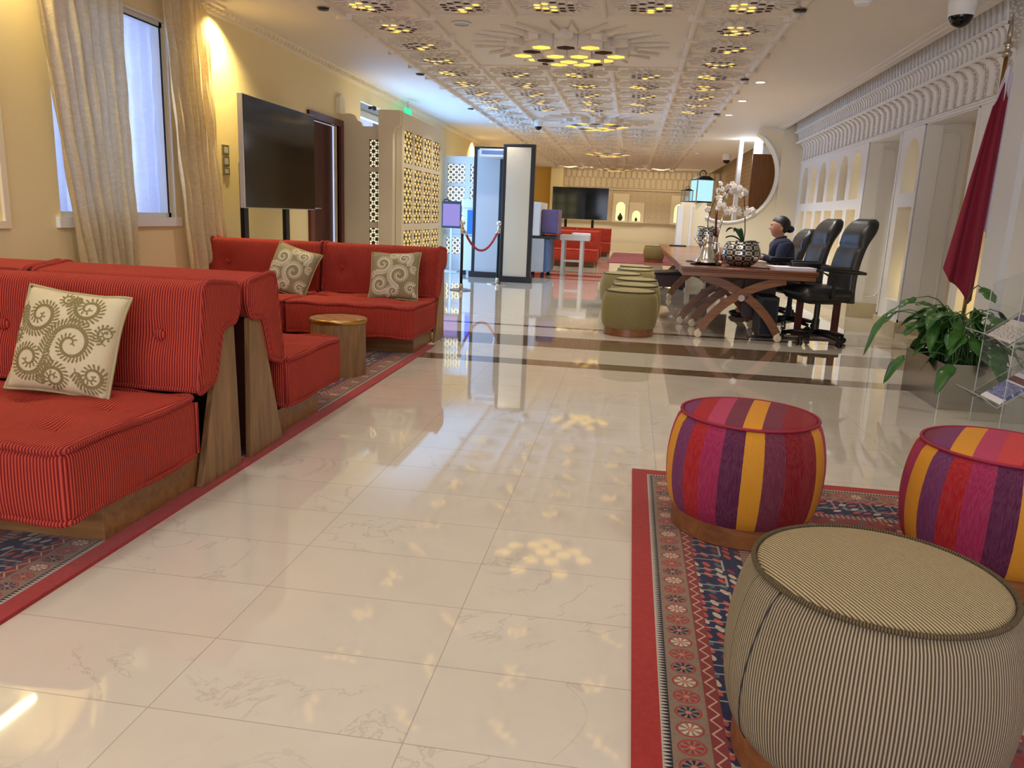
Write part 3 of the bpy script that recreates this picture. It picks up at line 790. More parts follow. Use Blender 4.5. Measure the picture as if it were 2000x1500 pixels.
def make_star(body, cells, name, label, cat, lit, loc, group, single):
    if single:
        b = B(); b.v = list(body.v); b.f = list(body.f); b.mi = {}
        for i, p in enumerate(cells):
            k = len(b.f); addcell(b, p)
            for q in range(k, len(b.f)): b.mi[q] = (1 if i in lit else 2) if lit else 0
        e = b.build(name, ['ceil2', 'glow_star', dark_m]); e.location = loc; return tag(e, label, cat, group)
    e = body.build(name, 'ceil2'); e.location = loc; tag(e, label, cat, group)
    for i in range(len(cells)):
        addcell(B(), cells[i]).build('glowing_cell' if i in lit else 'dark_cell', 'glow_star' if i in lit else dark_m, e)
    return e
ordn = ['nearest', 'second nearest', 'third nearest', 'farthest']
bigs = []
for q, r_ in enumerate((0, 8, 16, 24)):
    loc = (X0 + 2.5 * PX, Y0 + (r_ + 1.5) * PY, HC - 0.001)
    lab = ['large plaster star ceiling lamp nearest to the viewer, honeycomb of gold cells', 'second large plaster star ceiling lamp, above the stanchions and security gate',
           'third large plaster star ceiling lamp, in the far half of the coffered ceiling', 'farthest large plaster star ceiling lamp, close to the end wall'][q]
    if q == 0: s0 = make_star(bb, bc, 'star_ceiling_lamp', lab, 'ceiling lamp', {0, 1, 2, 3, 4, 6, 8, 10, 12, 13, 15, 17, 18}, loc, 'large star lamps of the coffered ceiling', False); bigs.append(s0)
    else: bigs.append(dup(s0, loc, 0.0, lab))
sb, sc_ = star_meshes(0.335, 0)
variants = []
for q, lit in enumerate(({0, 1, 2, 6, 7, 8, 13, 14}, {0, 1, 5, 8, 9, 10, 17}, {1, 2, 3, 9, 11, 12}, {0, 3, 4, 8, 15}, set())): variants.append(lit)
cols = ['leftmost', 'second', 'middle', 'fourth', 'rightmost']; seg = ['between the viewer and the nearest large star', 'beside or beyond the nearest large star', 'beside or beyond the second large star', 'beside or beyond the third large star', 'by the farthest large star']
num = ['first', 'second', 'third', 'fourth', 'fifth', 'sixth', 'seventh', 'eighth']
protos = {}
for r_ in range(-3, 27):
    for c_ in range(5):
        if skip(c_, r_): continue
        loc = (X0 + (c_ + 0.5) * PX, Y0 + (r_ + 0.5) * PY, HC - 0.001)
        vi = (c_ * 7 + r_ * 3 + (c_ * r_)) % 4 if r_ < 8 else 4
        which = ['nearest', 'second', 'third', 'farthest'][max(0, r_) // 8]
        if r_ < 0: w = '%s row before the nearest large star' % num[-r_ - 1]
        elif r_ % 8 < 3: w = '%s row beside the %s large star' % (['near', 'middle', 'far'][r_ % 8], which)
        else: w = '%s row past the %s large star' % (num[r_ % 8 - 3], which)
        lab = 'small plaster star lamp, %s column, %s' % (cols[c_], w)
        if vi not in protos: protos[vi] = make_star(sb, sc_, 'small_star_lamp', lab, 'ceiling lamp', variants[vi], loc, 'small star lamps of the coffered ceiling', True)
        else: dup(protos[vi], loc, (pi / 6) * (r_ % 2), lab)

# ================================================================== RUGS
def rug(name, label, x0, x1, y0, y1, mat):
    b = B().box(x0, x1, y0, y1, 0.0, 0.012); o = b.build(name, mat); return tag(o, label, 'rug')
M['rugL'] = rug_mat('persian_rug_left', -1.595, -1.0, 6.35)
M['rugR'] = rug_mat('persian_rug_right', 0.078, 1.0, 3.43)
rug('persian_rug', 'red bordered persian rug under the red sofas and round table', -3.6, -1.595, -0.4, 6.35, 'rugL')
rug('persian_rug', 'persian rug with navy rosette border under the striped stools', 0.078, 2.7, -0.6, 3.43, 'rugR')
M['rugF'] = simple('faded_red_rug', rgb(120, 56, 58), 0.95, nz=0.25, nscale=9)
rug('far_rug', 'faded red rug on the floor before the far wall', -0.58, 1.9, 20.4, 26.4, 'rugF')

# ================================================================== SOFAS
SW = 1.05
def dense(poly, n):
    """resample closed polygon with rounded corners"""
    P = [Vector(p) for p in poly]; out = []
    for i in range(len(P)):
        a, b, c_ = P[i - 1], P[i], P[(i + 1) % len(P)]
        r = min(0.03, (a - b).length * 0.45, (c_ - b).length * 0.45)
        p, q = b + (a - b).normalized() * r, b + (c_ - b).normalized() * r
        for t in (0, 0.25, 0.5, 0.75, 1): out.append((1 - t) ** 2 * p + 2 * t * (1 - t) * b + t * t * q)
    # subdivide long segments
    res = []
    for i in range(len(out)):
        a, b = out[i], out[(i + 1) % len(out)]; k = max(1, int((b - a).length / 0.035))
        for j in range(k): res.append(a + (b - a) * (j / k))
    return res
BACK = [(0.0, 0.405), (0.02, 0.385), (0.13, 0.42), (0.192, 0.60), (0.21, 0.622), (0.31, 0.630), (0.342, 0.70), (0.336, 0.79), (0.11, 0.815), (0.065, 0.797)]
def build_sofa():
    root = thing('sofa_module', '', 'sofa', (0, 0, 0), 0, 'red corduroy sofa modules')
    # plinth and wooden back frame (local y: 0 = front of seat, sofa faces -y)
    B().box(-SW / 2 + 0.06, SW / 2 - 0.06, 0.22, 0.80, 0.0, 0.13).build('plinth', 'walnut_x', root, bevel=0.004)
    for s in (-1, 1):
        b = B().prism([(0.755, 0.0), (1.075, 0.0), (1.05, 0.63), (0.95, 0.63)], s * (SW / 2 - 0.035) - 0.014, s * (SW / 2 - 0.035) + 0.014, 'x')
        b.build('side_frame', 'walnut', root, bevel=0.003)
    B().prism([(1.03, 0.05), (1.05, 0.05), (1.03, 0.62), (1.01, 0.62)], -SW / 2 + 0.05, SW / 2 - 0.05, 'x').build('back_board', 'darkwood', root)
    # seat
    tf = [(x, y) for x in (-0.33, 0, 0.33) for y in (-0.14, 0.12)]
    sh = (SW / 2 - 0.008, 0.36, 0.125)
    se = cushion(sh[0], sh[1], sh[2], 54, 36, 8, 0.03, (0.012, 0.018, 0.02), tf, 0.036, 0.085)
    so = se.build('seat', 'red_cord', root, True); so.location = (0, 0.36, 0.262)
    p = B()
    for z in (0.108, -0.108):
        hx, hy = sh[0] - 0.004, sh[1] - 0.002; r_ = 0.04; pts = []
        for (cx_, cy_, a0_) in ((hx - r_, hy - r_, 0), (-hx + r_, hy - r_, 90), (-hx + r_, -hy + r_, 180), (hx - r_, -hy + r_, 270)):
            for q in range(5): a = R(a0_ + q * 22.5); pts.append((cx_ + r_ * cos(a), cy_ + r_ * sin(a), z + (0.010 if z > 0 else 0)))
        full = []
        for i in range(len(pts)):
            a, b_ = Vector(pts[i]), Vector(pts[(i + 1) % len(pts)]); k = max(1, int((b_ - a).length / 0.07))
            for j in range(k):
                q = a + (b_ - a) * (j / k); w = 0.006 * sin(q.x * 19 + q.y * 11)
                full.append((q.x, q.y, q.z + w))
        p.tube(full, 0.0125, 8, closed=True)
    for sx in (-1, 1):
        p.tube([(sx * (sh[0] - 0.004), sh[1] - 0.008, z) for z in (-0.1, 0, 0.1)], 0.0125, 8)
    p.build('piping', 'red_pipe', so, True)
    # back cushion
    prof = dense(BACK, 0); m = len(prof); nx = 46; b = B()
    cen = sum(prof, Vector((0, 0))) / m
    btn = [(-0.338, 0.605), (0.338, 0.605)]
    nm = []
    for i in range(m):
        t_ = (prof[(i + 1) % m] - prof[i - 1]).normalized(); nm.append(Vector((t_.y, -t_.x)))
    ins = [0.026, 0.013, 0.004, 0.0]
    xs = [-SW / 2 + 0.006 + q for q in (0.0, 0.004, 0.012, 0.024)] ; mid = [(-SW / 2 + 0.036) + (SW - 0.072) * i / nx for i in range(1, nx)]
    allx = [(x, ins[i]) for i, x in enumerate(xs)] + [(x, 0.0) for x in mid] + [(-x, ins[i]) for i, x in reversed(list(enumerate(xs)))]
    for (x, s_) in allx:
        for i, q in enumerate(prof):
            pp = q - nm[i] * s_ * 1
            front = nm[i].x < -0.5 and q.x < 0.12
            sw_ = max(0, 1 - (x / (SW / 2)) ** 2) ** 0.5
            y_, z_ = pp.x, pp.y
            if front:
                zz = max(0.0, 1 - ((z_ - 0.6) / 0.2) ** 2)
                y_ -= 0.022 * sw_ * zz
                for (bx, bz) in btn:
                    d = ((x - bx) ** 2 + (z_ - bz) ** 2) ** 0.5
                    y_ += 0.036 * math.exp(-(d / 0.075) ** 1.2 * 1.5)
            b.v.append((x, y_, z_))
    k = len(allx)
    for i in range(k - 1):
        for j in range(m):
            j2 = (j + 1) % m; b.f.append((i * m + j, i * m + j2, (i + 1) * m + j2, (i + 1) * m + j))
    b.f.append(tuple(range(m))); b.f.append(tuple((k - 1) * m + j for j in reversed(range(m))))
    bo = b.build('backrest', 'red_cord', root, True, angle=45); bo.location = (0, 0.745, 0)
    p = B()
    for sx in (-1, 1):
        p.tube([(sx * (SW / 2 - 0.018), q.x, q.y) for q in prof], 0.0125, 8, closed=True)
    p.tube([(x, 0.004, 0.40) for x in [-SW / 2 + 0.02 + (SW - 0.04) * i / 20 for i in range(21)]], 0.0125, 8)
    p.build('piping', 'red_pipe', bo, True)
    for (bx, bz) in btn:
        bt = B().ball((0, 0, 0), 0.024, 16, 8, (1, 0.5, 1)); o = bt.build('button', 'red_cord', bo, True); o.location = (bx, 0.036, bz)
    return root
sofa = build_sofa()
XE = -1.60
sofas = [  # right edge x, front y, facing (0: -y, pi: +y)
 (XE, 1.95, 0, 'nearest red corduroy sofa module with a scroll cushion leaning on it'),
 (XE - SW - 0.01, 1.95, 0, 'red sofa module at the left edge, beside the nearest one'),
 (XE, 4.19, pi, 'red sofa module standing back to back behind the nearest one'),
 (XE - SW - 0.01, 4.19, pi, 'red sofa module turned to the curtains, only its top showing at left'),
 (XE, 5.68, 0, 'red sofa module right of its twin, facing the round wooden table'),
 (XE - SW - 0.01, 5.68, 0, 'red sofa module under the curtain end, left of its twin'),
]
first = True
for (xr, yf, a, lab) in sofas:
    loc = (xr - SW / 2, yf, 0.012)
    if first: sofa.location = loc; sofa['label'] = lab; first = False
    else: dup(sofa, loc, a, lab)
far = [(-0.75, 17.9, 0, 'far red sofa module behind the roller table, nearest of the far row'), (-1.82, 17.9, 0, 'far red sofa module hidden partly by the security gate'),
       (-0.75, 20.3, pi, 'far red sofa module back to back with the far row'), (-0.62, 23.3, 0, 'farthest red sofa module under the end wall television'), (-1.69, 23.3, 0, 'far red sofa module left of the farthest one under the television')]
for (xr, yf, a, lab) in far: dup(sofa, (xr - SW / 2, yf, 0.0), a, lab)

# pillows
def pillow(name, label, loc, rx, rz, mat, s=0.40, roll=0.0):
    n = 22; b = B()
    def fn(sign):
        def g(u, v):
            a, c_ = 2 * u - 1, 2 * v - 1
            th = 0.075 * (max(0, 1 - abs(a) ** 2.4) ** 0.5) * (max(0, 1 - abs(c_) ** 2.4) ** 0.5)
            k = 1 - 0.07 * (1 - (a * a)) * (c_ * c_); k2 = 1 - 0.07 * (1 - c_ * c_) * a * a
            wr = 0.004 * sin(a * 9 + c_ * 4) * (abs(a) ** 3 + abs(c_) ** 3)
            return (a * s / 2 * k2, sign * th + wr, c_ * s / 2 * k)
        return g
    b.grid(fn(1), n, n); b.grid(fn(-1), n, n)
    root = thing(name, label, 'cushion', loc, 0, 'scroll patterned scatter cushions')
    root.rotation_euler = (rx, roll, rz)
    b.mi = {}
    fr = fn(-1)
    def surf(a, c_):
        a = max(-0.97, min(0.97, a)); c_ = max(-0.97, min(0.97, c_))
        p = fr((a + 1) / 2, (c_ + 1) / 2); return (p[0], p[1] - 0.0014, p[2])
    def poly(pts):
        k = len(b.v); b.v += [surf(*p) for p in pts]; b.mi[len(b.f)] = 1; b.f.append(tuple(range(k, k + len(pts))))
    def leaflet(x, y, an, L, w):
        if abs(x) > 0.93 or abs(y) > 0.93: return
        o = []
        for q in range(10):
            t_ = 2 * pi * q / 10; u = 0.5 - 0.5 * cos(t_); v = w * sin(t_) * (0.55 + 0.75 * u)
            o.append((x + cos(an) * L * u - sin(an) * v, y + sin(an) * L * u + cos(an) * v))
        poly(o)
    rq = random.Random(11 if mat == 'pillow_green' else 5)
    def scroll(cx_, cy_, R_, a0_, hand):
        T = 1.45 * 2 * pi; phi = -0.9; last = None
        while phi < T:
            r_ = R_ * (1 - max(0, phi) / T) ** 0.75 if phi >= 0 else R_ * (1 + 0.5 * phi * phi)
            r_ = max(r_, 0.03)
            an = a0_ + hand * phi; x, y = cx_ + r_ * cos(an), cy_ + r_ * sin(an)
            if last:
                dx, dy = x - last[0], y - last[1]; l_ = math.hypot(dx, dy) or 1; hx_, hy_ = -dy / l_ * 0.009, dx / l_ * 0.009
                if max(abs(x), abs(y), abs(last[0]), abs(last[1])) < 0.94:
                    poly([(last[0] + hx_, last[1] + hy_), (last[0] - hx_, last[1] - hy_), (x - hx_, y - hy_), (x + hx_, y + hy_)])
                th = math.atan2(dy, dx); k_ = 0.35 + 0.65 * r_ / R_
                for sg in (-1, 1):
                    leaflet(x, y, th + sg * 0.85, (0.155 if sg * hand < 0 else 0.115) * k_ * min(1, R_ / 0.27), 0.0195 * (0.6 + 0.4 * k_))
            last = (x, y); phi += 0.058 / max(r_, 0.07)
    big = [(0.28, -0.05, 0.40), (-0.42, 0.42, 0.34), (-0.50, -0.42, 0.33), (0.42, 0.66, 0.27), (0.05, -0.72, 0.25), (0.74, -0.60, 0.24), (-0.02, 0.82, 0.16), (-0.86, 0.02, 0.14), (0.84, 0.22, 0.15)]
    for i, (x, y, r_) in enumerate(big): scroll(x, y, r_, rq.uniform(0, 6.28), 1 if i % 2 else -1)
    o = b.build('cover', [mat, 'motif_olive' if mat == 'pillow_green' else 'motif_cream'], root, True)
    pts = []
    f0 = fn(0)
    for q in range(24): pts.append(f0(q / 24, 0))
    for q in range(24): pts.append(f0(1, q / 24))
    for q in range(24): pts.append(f0(1 - q / 24, 1))
    for q in range(24): pts.append(f0(0, 1 - q / 24))
    B().tube(pts, 0.006, 6, closed=True).build('piping', 'pillow_pipe', root, True)
    return root
pillow('scatter_cushion', 'large cream cushion with olive leaf scrolls on the nearest sofa', (-2.045, 2.56, 0.595), R(-20), R(4), 'pillow_green', 0.40, R(5))
pillow('scatter_cushion', 'grey green scroll cushion on the sofa below the curtain', (-2.82, 6.22, 0.585), R(-22), R(-8), 'pillow_sage', 0.42, R(14))
pillow('scatter_cushion', 'pale scroll cushion on the right far module beside the table', (-1.92, 6.22, 0.585), R(-24), R(3), 'pillow_sage', 0.42, R(-2))

# round side table
t = thing('round_side_table', 'round wooden drum table between the red sofas', 'side table', (-1.93, 4.98, 0.012))
B().lathe([(0.0, 0), (0.185, 0), (0.185, 0.36), (0, 0.36)], n=48).build('drum', 'walnut', t, True, angle=40)
B().lathe([(0.0, 0.36), (0.19, 0.36), (0.192, 0.375), (0.188, 0.385), (0, 0.385)], n=48).build('top', 'tabletop', t, True, angle=40)
B().lathe([(0.189, 0.358), (0.194, 0.362), (0.194, 0.383), (0.189, 0.388)], n=48).build('rim', 'gold_trim', t, True)

# ================================================================== POUFS
def pouf(name, label, loc, bodym, topm, pipem, rz, group, hh=0.435, rt=0.243, rb=0.284):
    t = thing(name, label, 'stool', loc, rz, group)
    prof = [(0.236, 0.06)]
    for i in range(17):
        u = i / 16; z = 0.075 + (hh - 0.082) * u
        r_ = 0.256 + (rb - 0.256) * sin(pi * min(1, u * 1.12) ** 0.9) if u < 0.85 else 0
        r_ = 0.250 * (1 - u) + rt * u + (rb - 0.246) * sin(pi * u) ** 0.6
        prof.append((r_, z))
    prof.append((rt - 0.02, hh))
    B().lathe(prof, n=64).build('body', bodym, t, True)
    if name == 'corduroy_stool':
        B().tube([((r_ + 0.0005) * cos(R(-172 + 12 * q / 17)), (r_ + 0.0005) * sin(R(-172 + 12 * q / 17)), z) for q, (r_, z) in enumerate(prof[1:-1])], 0.0016, 6).build('seam', 'rubber', t, True)
    B().lathe([(0, 0), (0.243, 0), (0.25, 0.004), (0.25, 0.078), (0.23, 0.082)], n=64).build('base_ring', 'pouf_wood', t, True, angle=40)
    tp = [(rt - 0.006, hh - 0.006)] + [(rt * cos(a) - 0.004, hh - 0.004 + 0.022 * sin(a) ** 0.8) for a in [pi / 2 * i / 10 for i in range(1, 11)]]
    tp[-1] = (0, tp[-1][1])
    B().lathe(tp, n=64).build('top', topm, t, True)
    B().tube([((rt + 0.001) * cos(2 * pi * i / 64), (rt + 0.001) * sin(2 * pi * i / 64), hh) for i in range(64)], 0.0055, 8, closed=True).build('piping', pipem, t, True)
    return t
SEQ = 'YPrMpYmdbYkPrMpYmdbYkPrM'
M['stripe_body'] = stripes('striped_velvet', SEQ, 'ang', 0.0)
M['stripe_top'] = stripes('striped_velvet_top', 'PrkmYmdb', 'lin', R(-17.5), 0.062)
M['stripe_top2'] = stripes('striped_velvet_top_2', 'mPYkorMP', 'lin', R(-31.5), 0.066)
M['stripe_pipe'] = simple('crimson_piping', rgb(140, 20, 44), 0.7)
pouf('round_stool', 'striped magenta and yellow drum stool at the far corner of the rug', (0.475, 2.86, 0.012), 'stripe_body', 'stripe_top', 'stripe_pipe', R(4), 'striped velvet drum stools')
pouf('round_stool', 'striped drum stool cut by the right edge, yellow wedge on its side', (1.262, 2.66, 0.012), 'stripe_body', 'stripe_top2', 'stripe_pipe', R(3), 'striped velvet drum stools')
pouf('corduroy_stool', 'beige ribbed corduroy drum stool closest to the viewer', (0.545, 1.55, 0.012), 'tan_cord', 'tan_top', 'tan_pipe', R(10), None)
op = [(0.03, 7.79), (0.075, 8.52), (0.09, 9.32), (-0.085, 10.2), (0.08, 11.15), (0.10, 11.95)]
ol = ['olive velvet stool nearest to the viewer of the row by the desk', 'second olive stool of the row by the desk', 'third olive stool of the row by the desk', 'fourth olive stool, set off to the left of the row',
      'fifth olive stool of the row, only its top showing', 'farthest olive stool at the end of the row']
p0 = None
for (x, y), lab in zip(op, ol):
    if p0 is None: p0 = pouf('olive_stool', lab, (x, y, 0), 'olive', 'olive', 'olive_dark', 0, 'olive velvet stools in a row')
    else: dup(p0, (x, y, 0), 0.7 * x, lab)
dup(p0, (0.62, 21.4, 0.012), 0, 'lone olive stool far away beside the end of the desks')

# ================================================================== RECEPTION DESKS
DX0, DX1, DZ = 0.50, 1.80, 0.70
def desk(y0, y1, label, x1=DX1):
    t = thing('reception_desk', label, 'desk', ((DX0 + x1) / 2, (y0 + y1) / 2, 0), 0, 'cherry wood reception desks in a row')
    hx, hy = (x1 - DX0) / 2, (y1 - y0) / 2
    B().box(-hx, hx, -hy, hy, DZ - 0.028, DZ).build('tabletop', 'desk', t, bevel=0.006)
    B().box(-hx + 0.012, hx - 0.012, -hy + 0.012, hy - 0.012, DZ - 0.045, DZ - 0.028).box(-hx + 0.02, hx - 0.02, -hy + 0.02, hy - 0.02, DZ - 0.09, DZ - 0.045).build('apron', 'desk_leg', t, bevel=0.004)
    for s in (-1, 1):
        yc = s * (hy - 0.07)
        def arc(xa, za, xm, zm, xb, zb, w, name, yo=0.0):
            n = 14; L = []; Rr = []
            for i in range(n + 1):
                u = i / n
                x = (1 - u) ** 2 * xa + 2 * u * (1 - u) * xm + u * u * xb; z = (1 - u) ** 2 * za + 2 * u * (1 - u) * zm + u * u * zb
                dx = 2 * (1 - u) * (xm - xa) + 2 * u * (xb - xm); dz = 2 * (1 - u) * (zm - za) + 2 * u * (zb - zm)
                l = math.hypot(dx, dz); L.append((x - dz / l * w, z + dx / l * w)); Rr.append((x + dz / l * w, z - dx / l * w))
            b = B()
            for i in range(n):
                b.prism([L[i], L[i + 1], Rr[i + 1], Rr[i]], yc - 0.026 + yo, yc + 0.002 + yo, 'y')
            return b.build(name, 'desk_leg', t)
        arc(-0.42, 0.075, -0.18, 0.50, 0.36, 0.605, 0.040, 'leg')
        arc(0.33, 0.075, 0.09, 0.50, -0.45, 0.605, 0.040, 'leg', 0.029)
        B().xf(Matrix()).lathe([(0, -0.036), (0.032, -0.036), (0.032, 0.036), (0, 0.036)], n=20).xf(Matrix.Translation((-0.045, yc, 0.415)) @ Matrix.Rotation(pi / 2, 4, 'X')).build('pivot_disc', 'chrome', t, True, angle=40)
        for xx in (-0.43, 0.34):
            b = B().lathe([(0, -0.028), (0.03, -0.028), (0.038, -0.02), (0.038, 0.02), (0.03, 0.028), (0, 0.028)], n=20).xf(Matrix.Translation((xx, yc, 0.038)) @ Matrix.Rotation(pi / 2, 4, 'X'))
            b.box(xx - 0.012, xx + 0.012, yc - 0.034, yc - 0.028, 0.03, 0.09).box(xx - 0.012, xx + 0.012, yc + 0.028, yc + 0.034, 0.03, 0.09)
            b.build('caster', 'caster', t, True, angle=40)
    B().box(0.07, 0.40, hy - 0.20, hy - 0.175, 0.16, 0.61).build('modesty_panel', 'darkwood', t)
    B().tube([(0.0, -hy + 0.06, 0.43), (0.0, hy - 0.06, 0.43)], 0.02, 8).build('stretcher', 'desk_leg', t, True)
    return t
dk = desk(7.79, 8.72, 'nearest cherry wood reception desk with curved crossed legs')
desk(8.75, 11.62, 'middle cherry desk of the row, where the seated person works', 1.56)
desk(11.65, 14.55, 'farthest cherry desk of the row, next to the round screen wall', 1.58)

# things below the desk
t = thing('computer_tower', 'black computer tower under the nearest desk', 'computer', (1.42, 8.25, 0.0))
B().box(-0.09, 0.09, -0.2, 0.2, 0.02, 0.42).build('case', 'black', t, bevel=0.006)
B().box(-0.07, 0.07, -0.208, -0.2, 0.05, 0.39).build('front_panel', 'blackmetal', t)
for xx in (-0.06, 0.06): B().box(xx - 0.01, xx + 0.01, -0.15, 0.15, 0, 0.02).build('foot', 'rubber', t)
t = thing('wooden_footrest', 'low brown wooden pedestal frame behind the office chair base', 'pedestal', (1.99, 8.50, 0.0), R(4))
for xx in (-0.19, 0.19): B().box(xx - 0.03, xx + 0.03, -0.03, 0.03, 0.0, 0.5).build('post', 'mahogany', t)
B().box(-0.24, 0.24, -0.05, 0.05, 0.0, 0.05).build('foot_rail', 'mahogany', t)
B().box(-0.24, 0.24, -0.14, 0.14, 0.5, 0.54).build('shelf', 'mahogany', t)
t = thing('box_bench', 'low dark box bench on the floor past the olive stools', 'bench', (0.78, 13.6, 0))  # low dark bench built as a lidded box
B().box(-0.34, 0.16, -0.35, 0.35, 0.04, 0.24).build('body', 'darkwood', t, bevel=0.006)
B().prism([(-0.36, 0.24), (0.18, 0.24), (0.18, 0.31), (-0.36, 0.265)], -0.37, 0.37, 'y').build('lid', 'blackmetal', t)
for xx, yy in ((-0.3, -0.3), (0.12, -0.3), (-0.3, 0.3), (0.12, 0.3)): B().box(xx - 0.02, xx + 0.02, yy - 0.02, yy + 0.02, 0, 0.04).build('foot', 'black', t)
o = B().tube([(1.22, 7.98, 0.012), (1.25, 7.9, 0.03), (1.3, 7.95, 0.02), (1.35, 8.15, 0.01)], 0.006, 6).build('power_cable', 'rubber', smooth=True); tag(o, 'thin black cable looping on the floor under the desk', 'cable')

# ================================================================== OFFICE CHAIRS
def office_chair():
    t = thing('office_chair', '', 'chair', (0, 0, 0), 0, 'high backed black leather office chairs')   # faces -y
    # seat
    s = cushion(0.25, 0.25, 0.055, 18, 18, 4, 0.05, (0.01, 0.015, 0.03)).build('seat', 'leather', t, True); s.location = (0, -0.02, 0.49)
    # backrest: swept panel with headrest roll
    def spine(u):      # u 0..1 bottom to top -> (y, z)
        z = 0.42 + 0.80 * u
        y = 0.22 + 0.05 * sin(u * pi * 1.0) * -1 + 0.17 * u ** 1.3
        return y, z
    def width(u): return 0.225 * (1 - 0.08 * u) * (1 if u < 0.9 else (1 - ((u - 0.9) / 0.1) ** 2 * 0.35))
    def thick(u): return 0.062 + 0.03 * math.exp(-((u - 0.84) / 0.1) ** 2) - (0.03 if u > 0.97 else 0)
    nu, nv = 30, 28; b = B()
    for i in range(nu + 1):
        u = i / nu; y, z = spine(u); w = width(u); th = thick(u)
        for j in range(nv):
            a = 2 * pi * j / nv
            ca, sa = cos(a), sin(a)
            px = w * (abs(ca) ** 0.5) * (1 if ca > 0 else -1)
            py = th * (abs(sa) ** 0.7) * (1 if sa > 0 else -1)
            if sa < 0:
                seam = 0.018 * math.exp(-((u - 0.66) / 0.018) ** 2) + (0.012 * math.exp(-(px / 0.012) ** 2) if u < 0.66 else 0)
                py += seam + 0.02 * (1 - abs(ca))
            b.v.append((px, y + py, z))
    for i in range(nu):
        for j in range(nv):
            j2 = (j + 1) % nv; b.f.append((i * nv + j, i * nv + j2, (i + 1) * nv + j2, (i + 1) * nv + j))
    b.f.append(tuple(range(nv))); b.f.append(tuple(nu * nv + j for j in range(nv)))
    b.build('backrest', 'leather_light', t, True)
    for sx in (-1, 1):
        a = B().tube([(sx * 0.25, -0.02, 0.47), (sx * 0.30, -0.02, 0.52), (sx * 0.305, -0.03, 0.66), (sx * 0.30, -0.19, 0.732), (sx * 0.30, 0.0, 0.735), (sx * 0.295, 0.20, 0.72), (sx * 0.26, 0.30, 0.71)], [0.016, 0.018, 0.018, 0.022, 0.024, 0.022, 0.014], 10)
        ar = a.build('armrest', 'black', t, True)
        B().cb((sx * 0.30, -0.02, 0.755), (0.03, 0.14, 0.014)).build('arm_pad', 'leather', ar, True, bevel=0.01)
    B().tube([(0, 0, 0.42), (0, 0, 0.22)], 0.028, 14).tube([(0, 0, 0.24), (0, 0, 0.09)], 0.036, 14).build('gas_column', 'black', t, True, angle=40)
    B().cb((0, 0, 0.42), (0.12, 0.15, 0.025)).build('mechanism', 'black', t, bevel=0.008)
    for k in range(5):
        a = 2 * pi * k / 5 + 0.35; e = (0.31 * cos(a), 0.31 * sin(a))
        l = B().tube([(0, 0, 0.11), (e[0] * 0.5, e[1] * 0.5, 0.10), (e[0], e[1], 0.075)], [0.034, 0.027, 0.018], 8).build('base_leg', 'blackmetal', t, True)
        c_ = B()
        for s in (-0.016, 0.016):
            c_.add(*[(lambda L: (L.v, L.f))(B().lathe([(0, -0.009), (0.027, -0.009), (0.03, -0.004), (0.03, 0.004), (0.027, 0.009), (0, 0.009)], n=16).xf(
                Matrix.Translation((e[0] - s * sin(a), e[1] + s * cos(a), 0.03)) @ Matrix.Rotation(a, 4, 'Z') @ Matrix.Rotation(pi / 2, 4, 'X')))][0])
        c_.tube([(e[0], e[1], 0.03), (e[0], e[1], 0.075)], 0.008, 8)
        c_.build('caster', 'black', l, True, angle=40)
    return t
ch = office_chair()
ch.location = (1.86, 7.97, 0); ch.rotation_euler = (0, 0, R(-75)); ch['label'] = 'black leather office chair nearest to the viewer, turned to the desk end'
dup(ch, (1.80, 9.02, 0), R(-78), 'middle black office chair, between the nearest chair and the person')
c3 = dup(ch, (1.80, 10.2, 0), R(-82), 'black office chair behind the seated person, smallest of the three', scale=(1, 1, 0.90))

# ================================================================== PERSON
def skin_mesh(name, verts, edges, radii, mat, parent=None, sub=2, root=0):
    me = bpy.data.meshes.new(name + '_s'); me.from_pydata(verts, edges, [])
    ob = bpy.data.objects.new('tmp', me); C.objects.link(ob)
    md = ob.modifiers.new('k', 'SKIN'); md.use_smooth_shade = True
    for i, r_ in enumerate(radii):
        v = me.skin_vertices[0].data[i]; v.radius = (r_, r_) if not isinstance(r_, tuple) else r_
        v.use_root = (i == root)
    m2 = ob.modifiers.new('s', 'SUBSURF'); m2.levels = sub
    dg = bpy.context.evaluated_depsgraph_get(); dg.update()
    res = bpy.data.meshes.new_from_object(ob.evaluated_get(dg))
    bpy.data.objects.remove(ob)
    o = bpy.data.objects.new(name, res); C.objects.link(o); res.materials.clear(); res.materials.append(M[mat])
    res.polygons.foreach_set('use_smooth', [True] * len(res.polygons))
    if parent: o.parent = parent
    return o
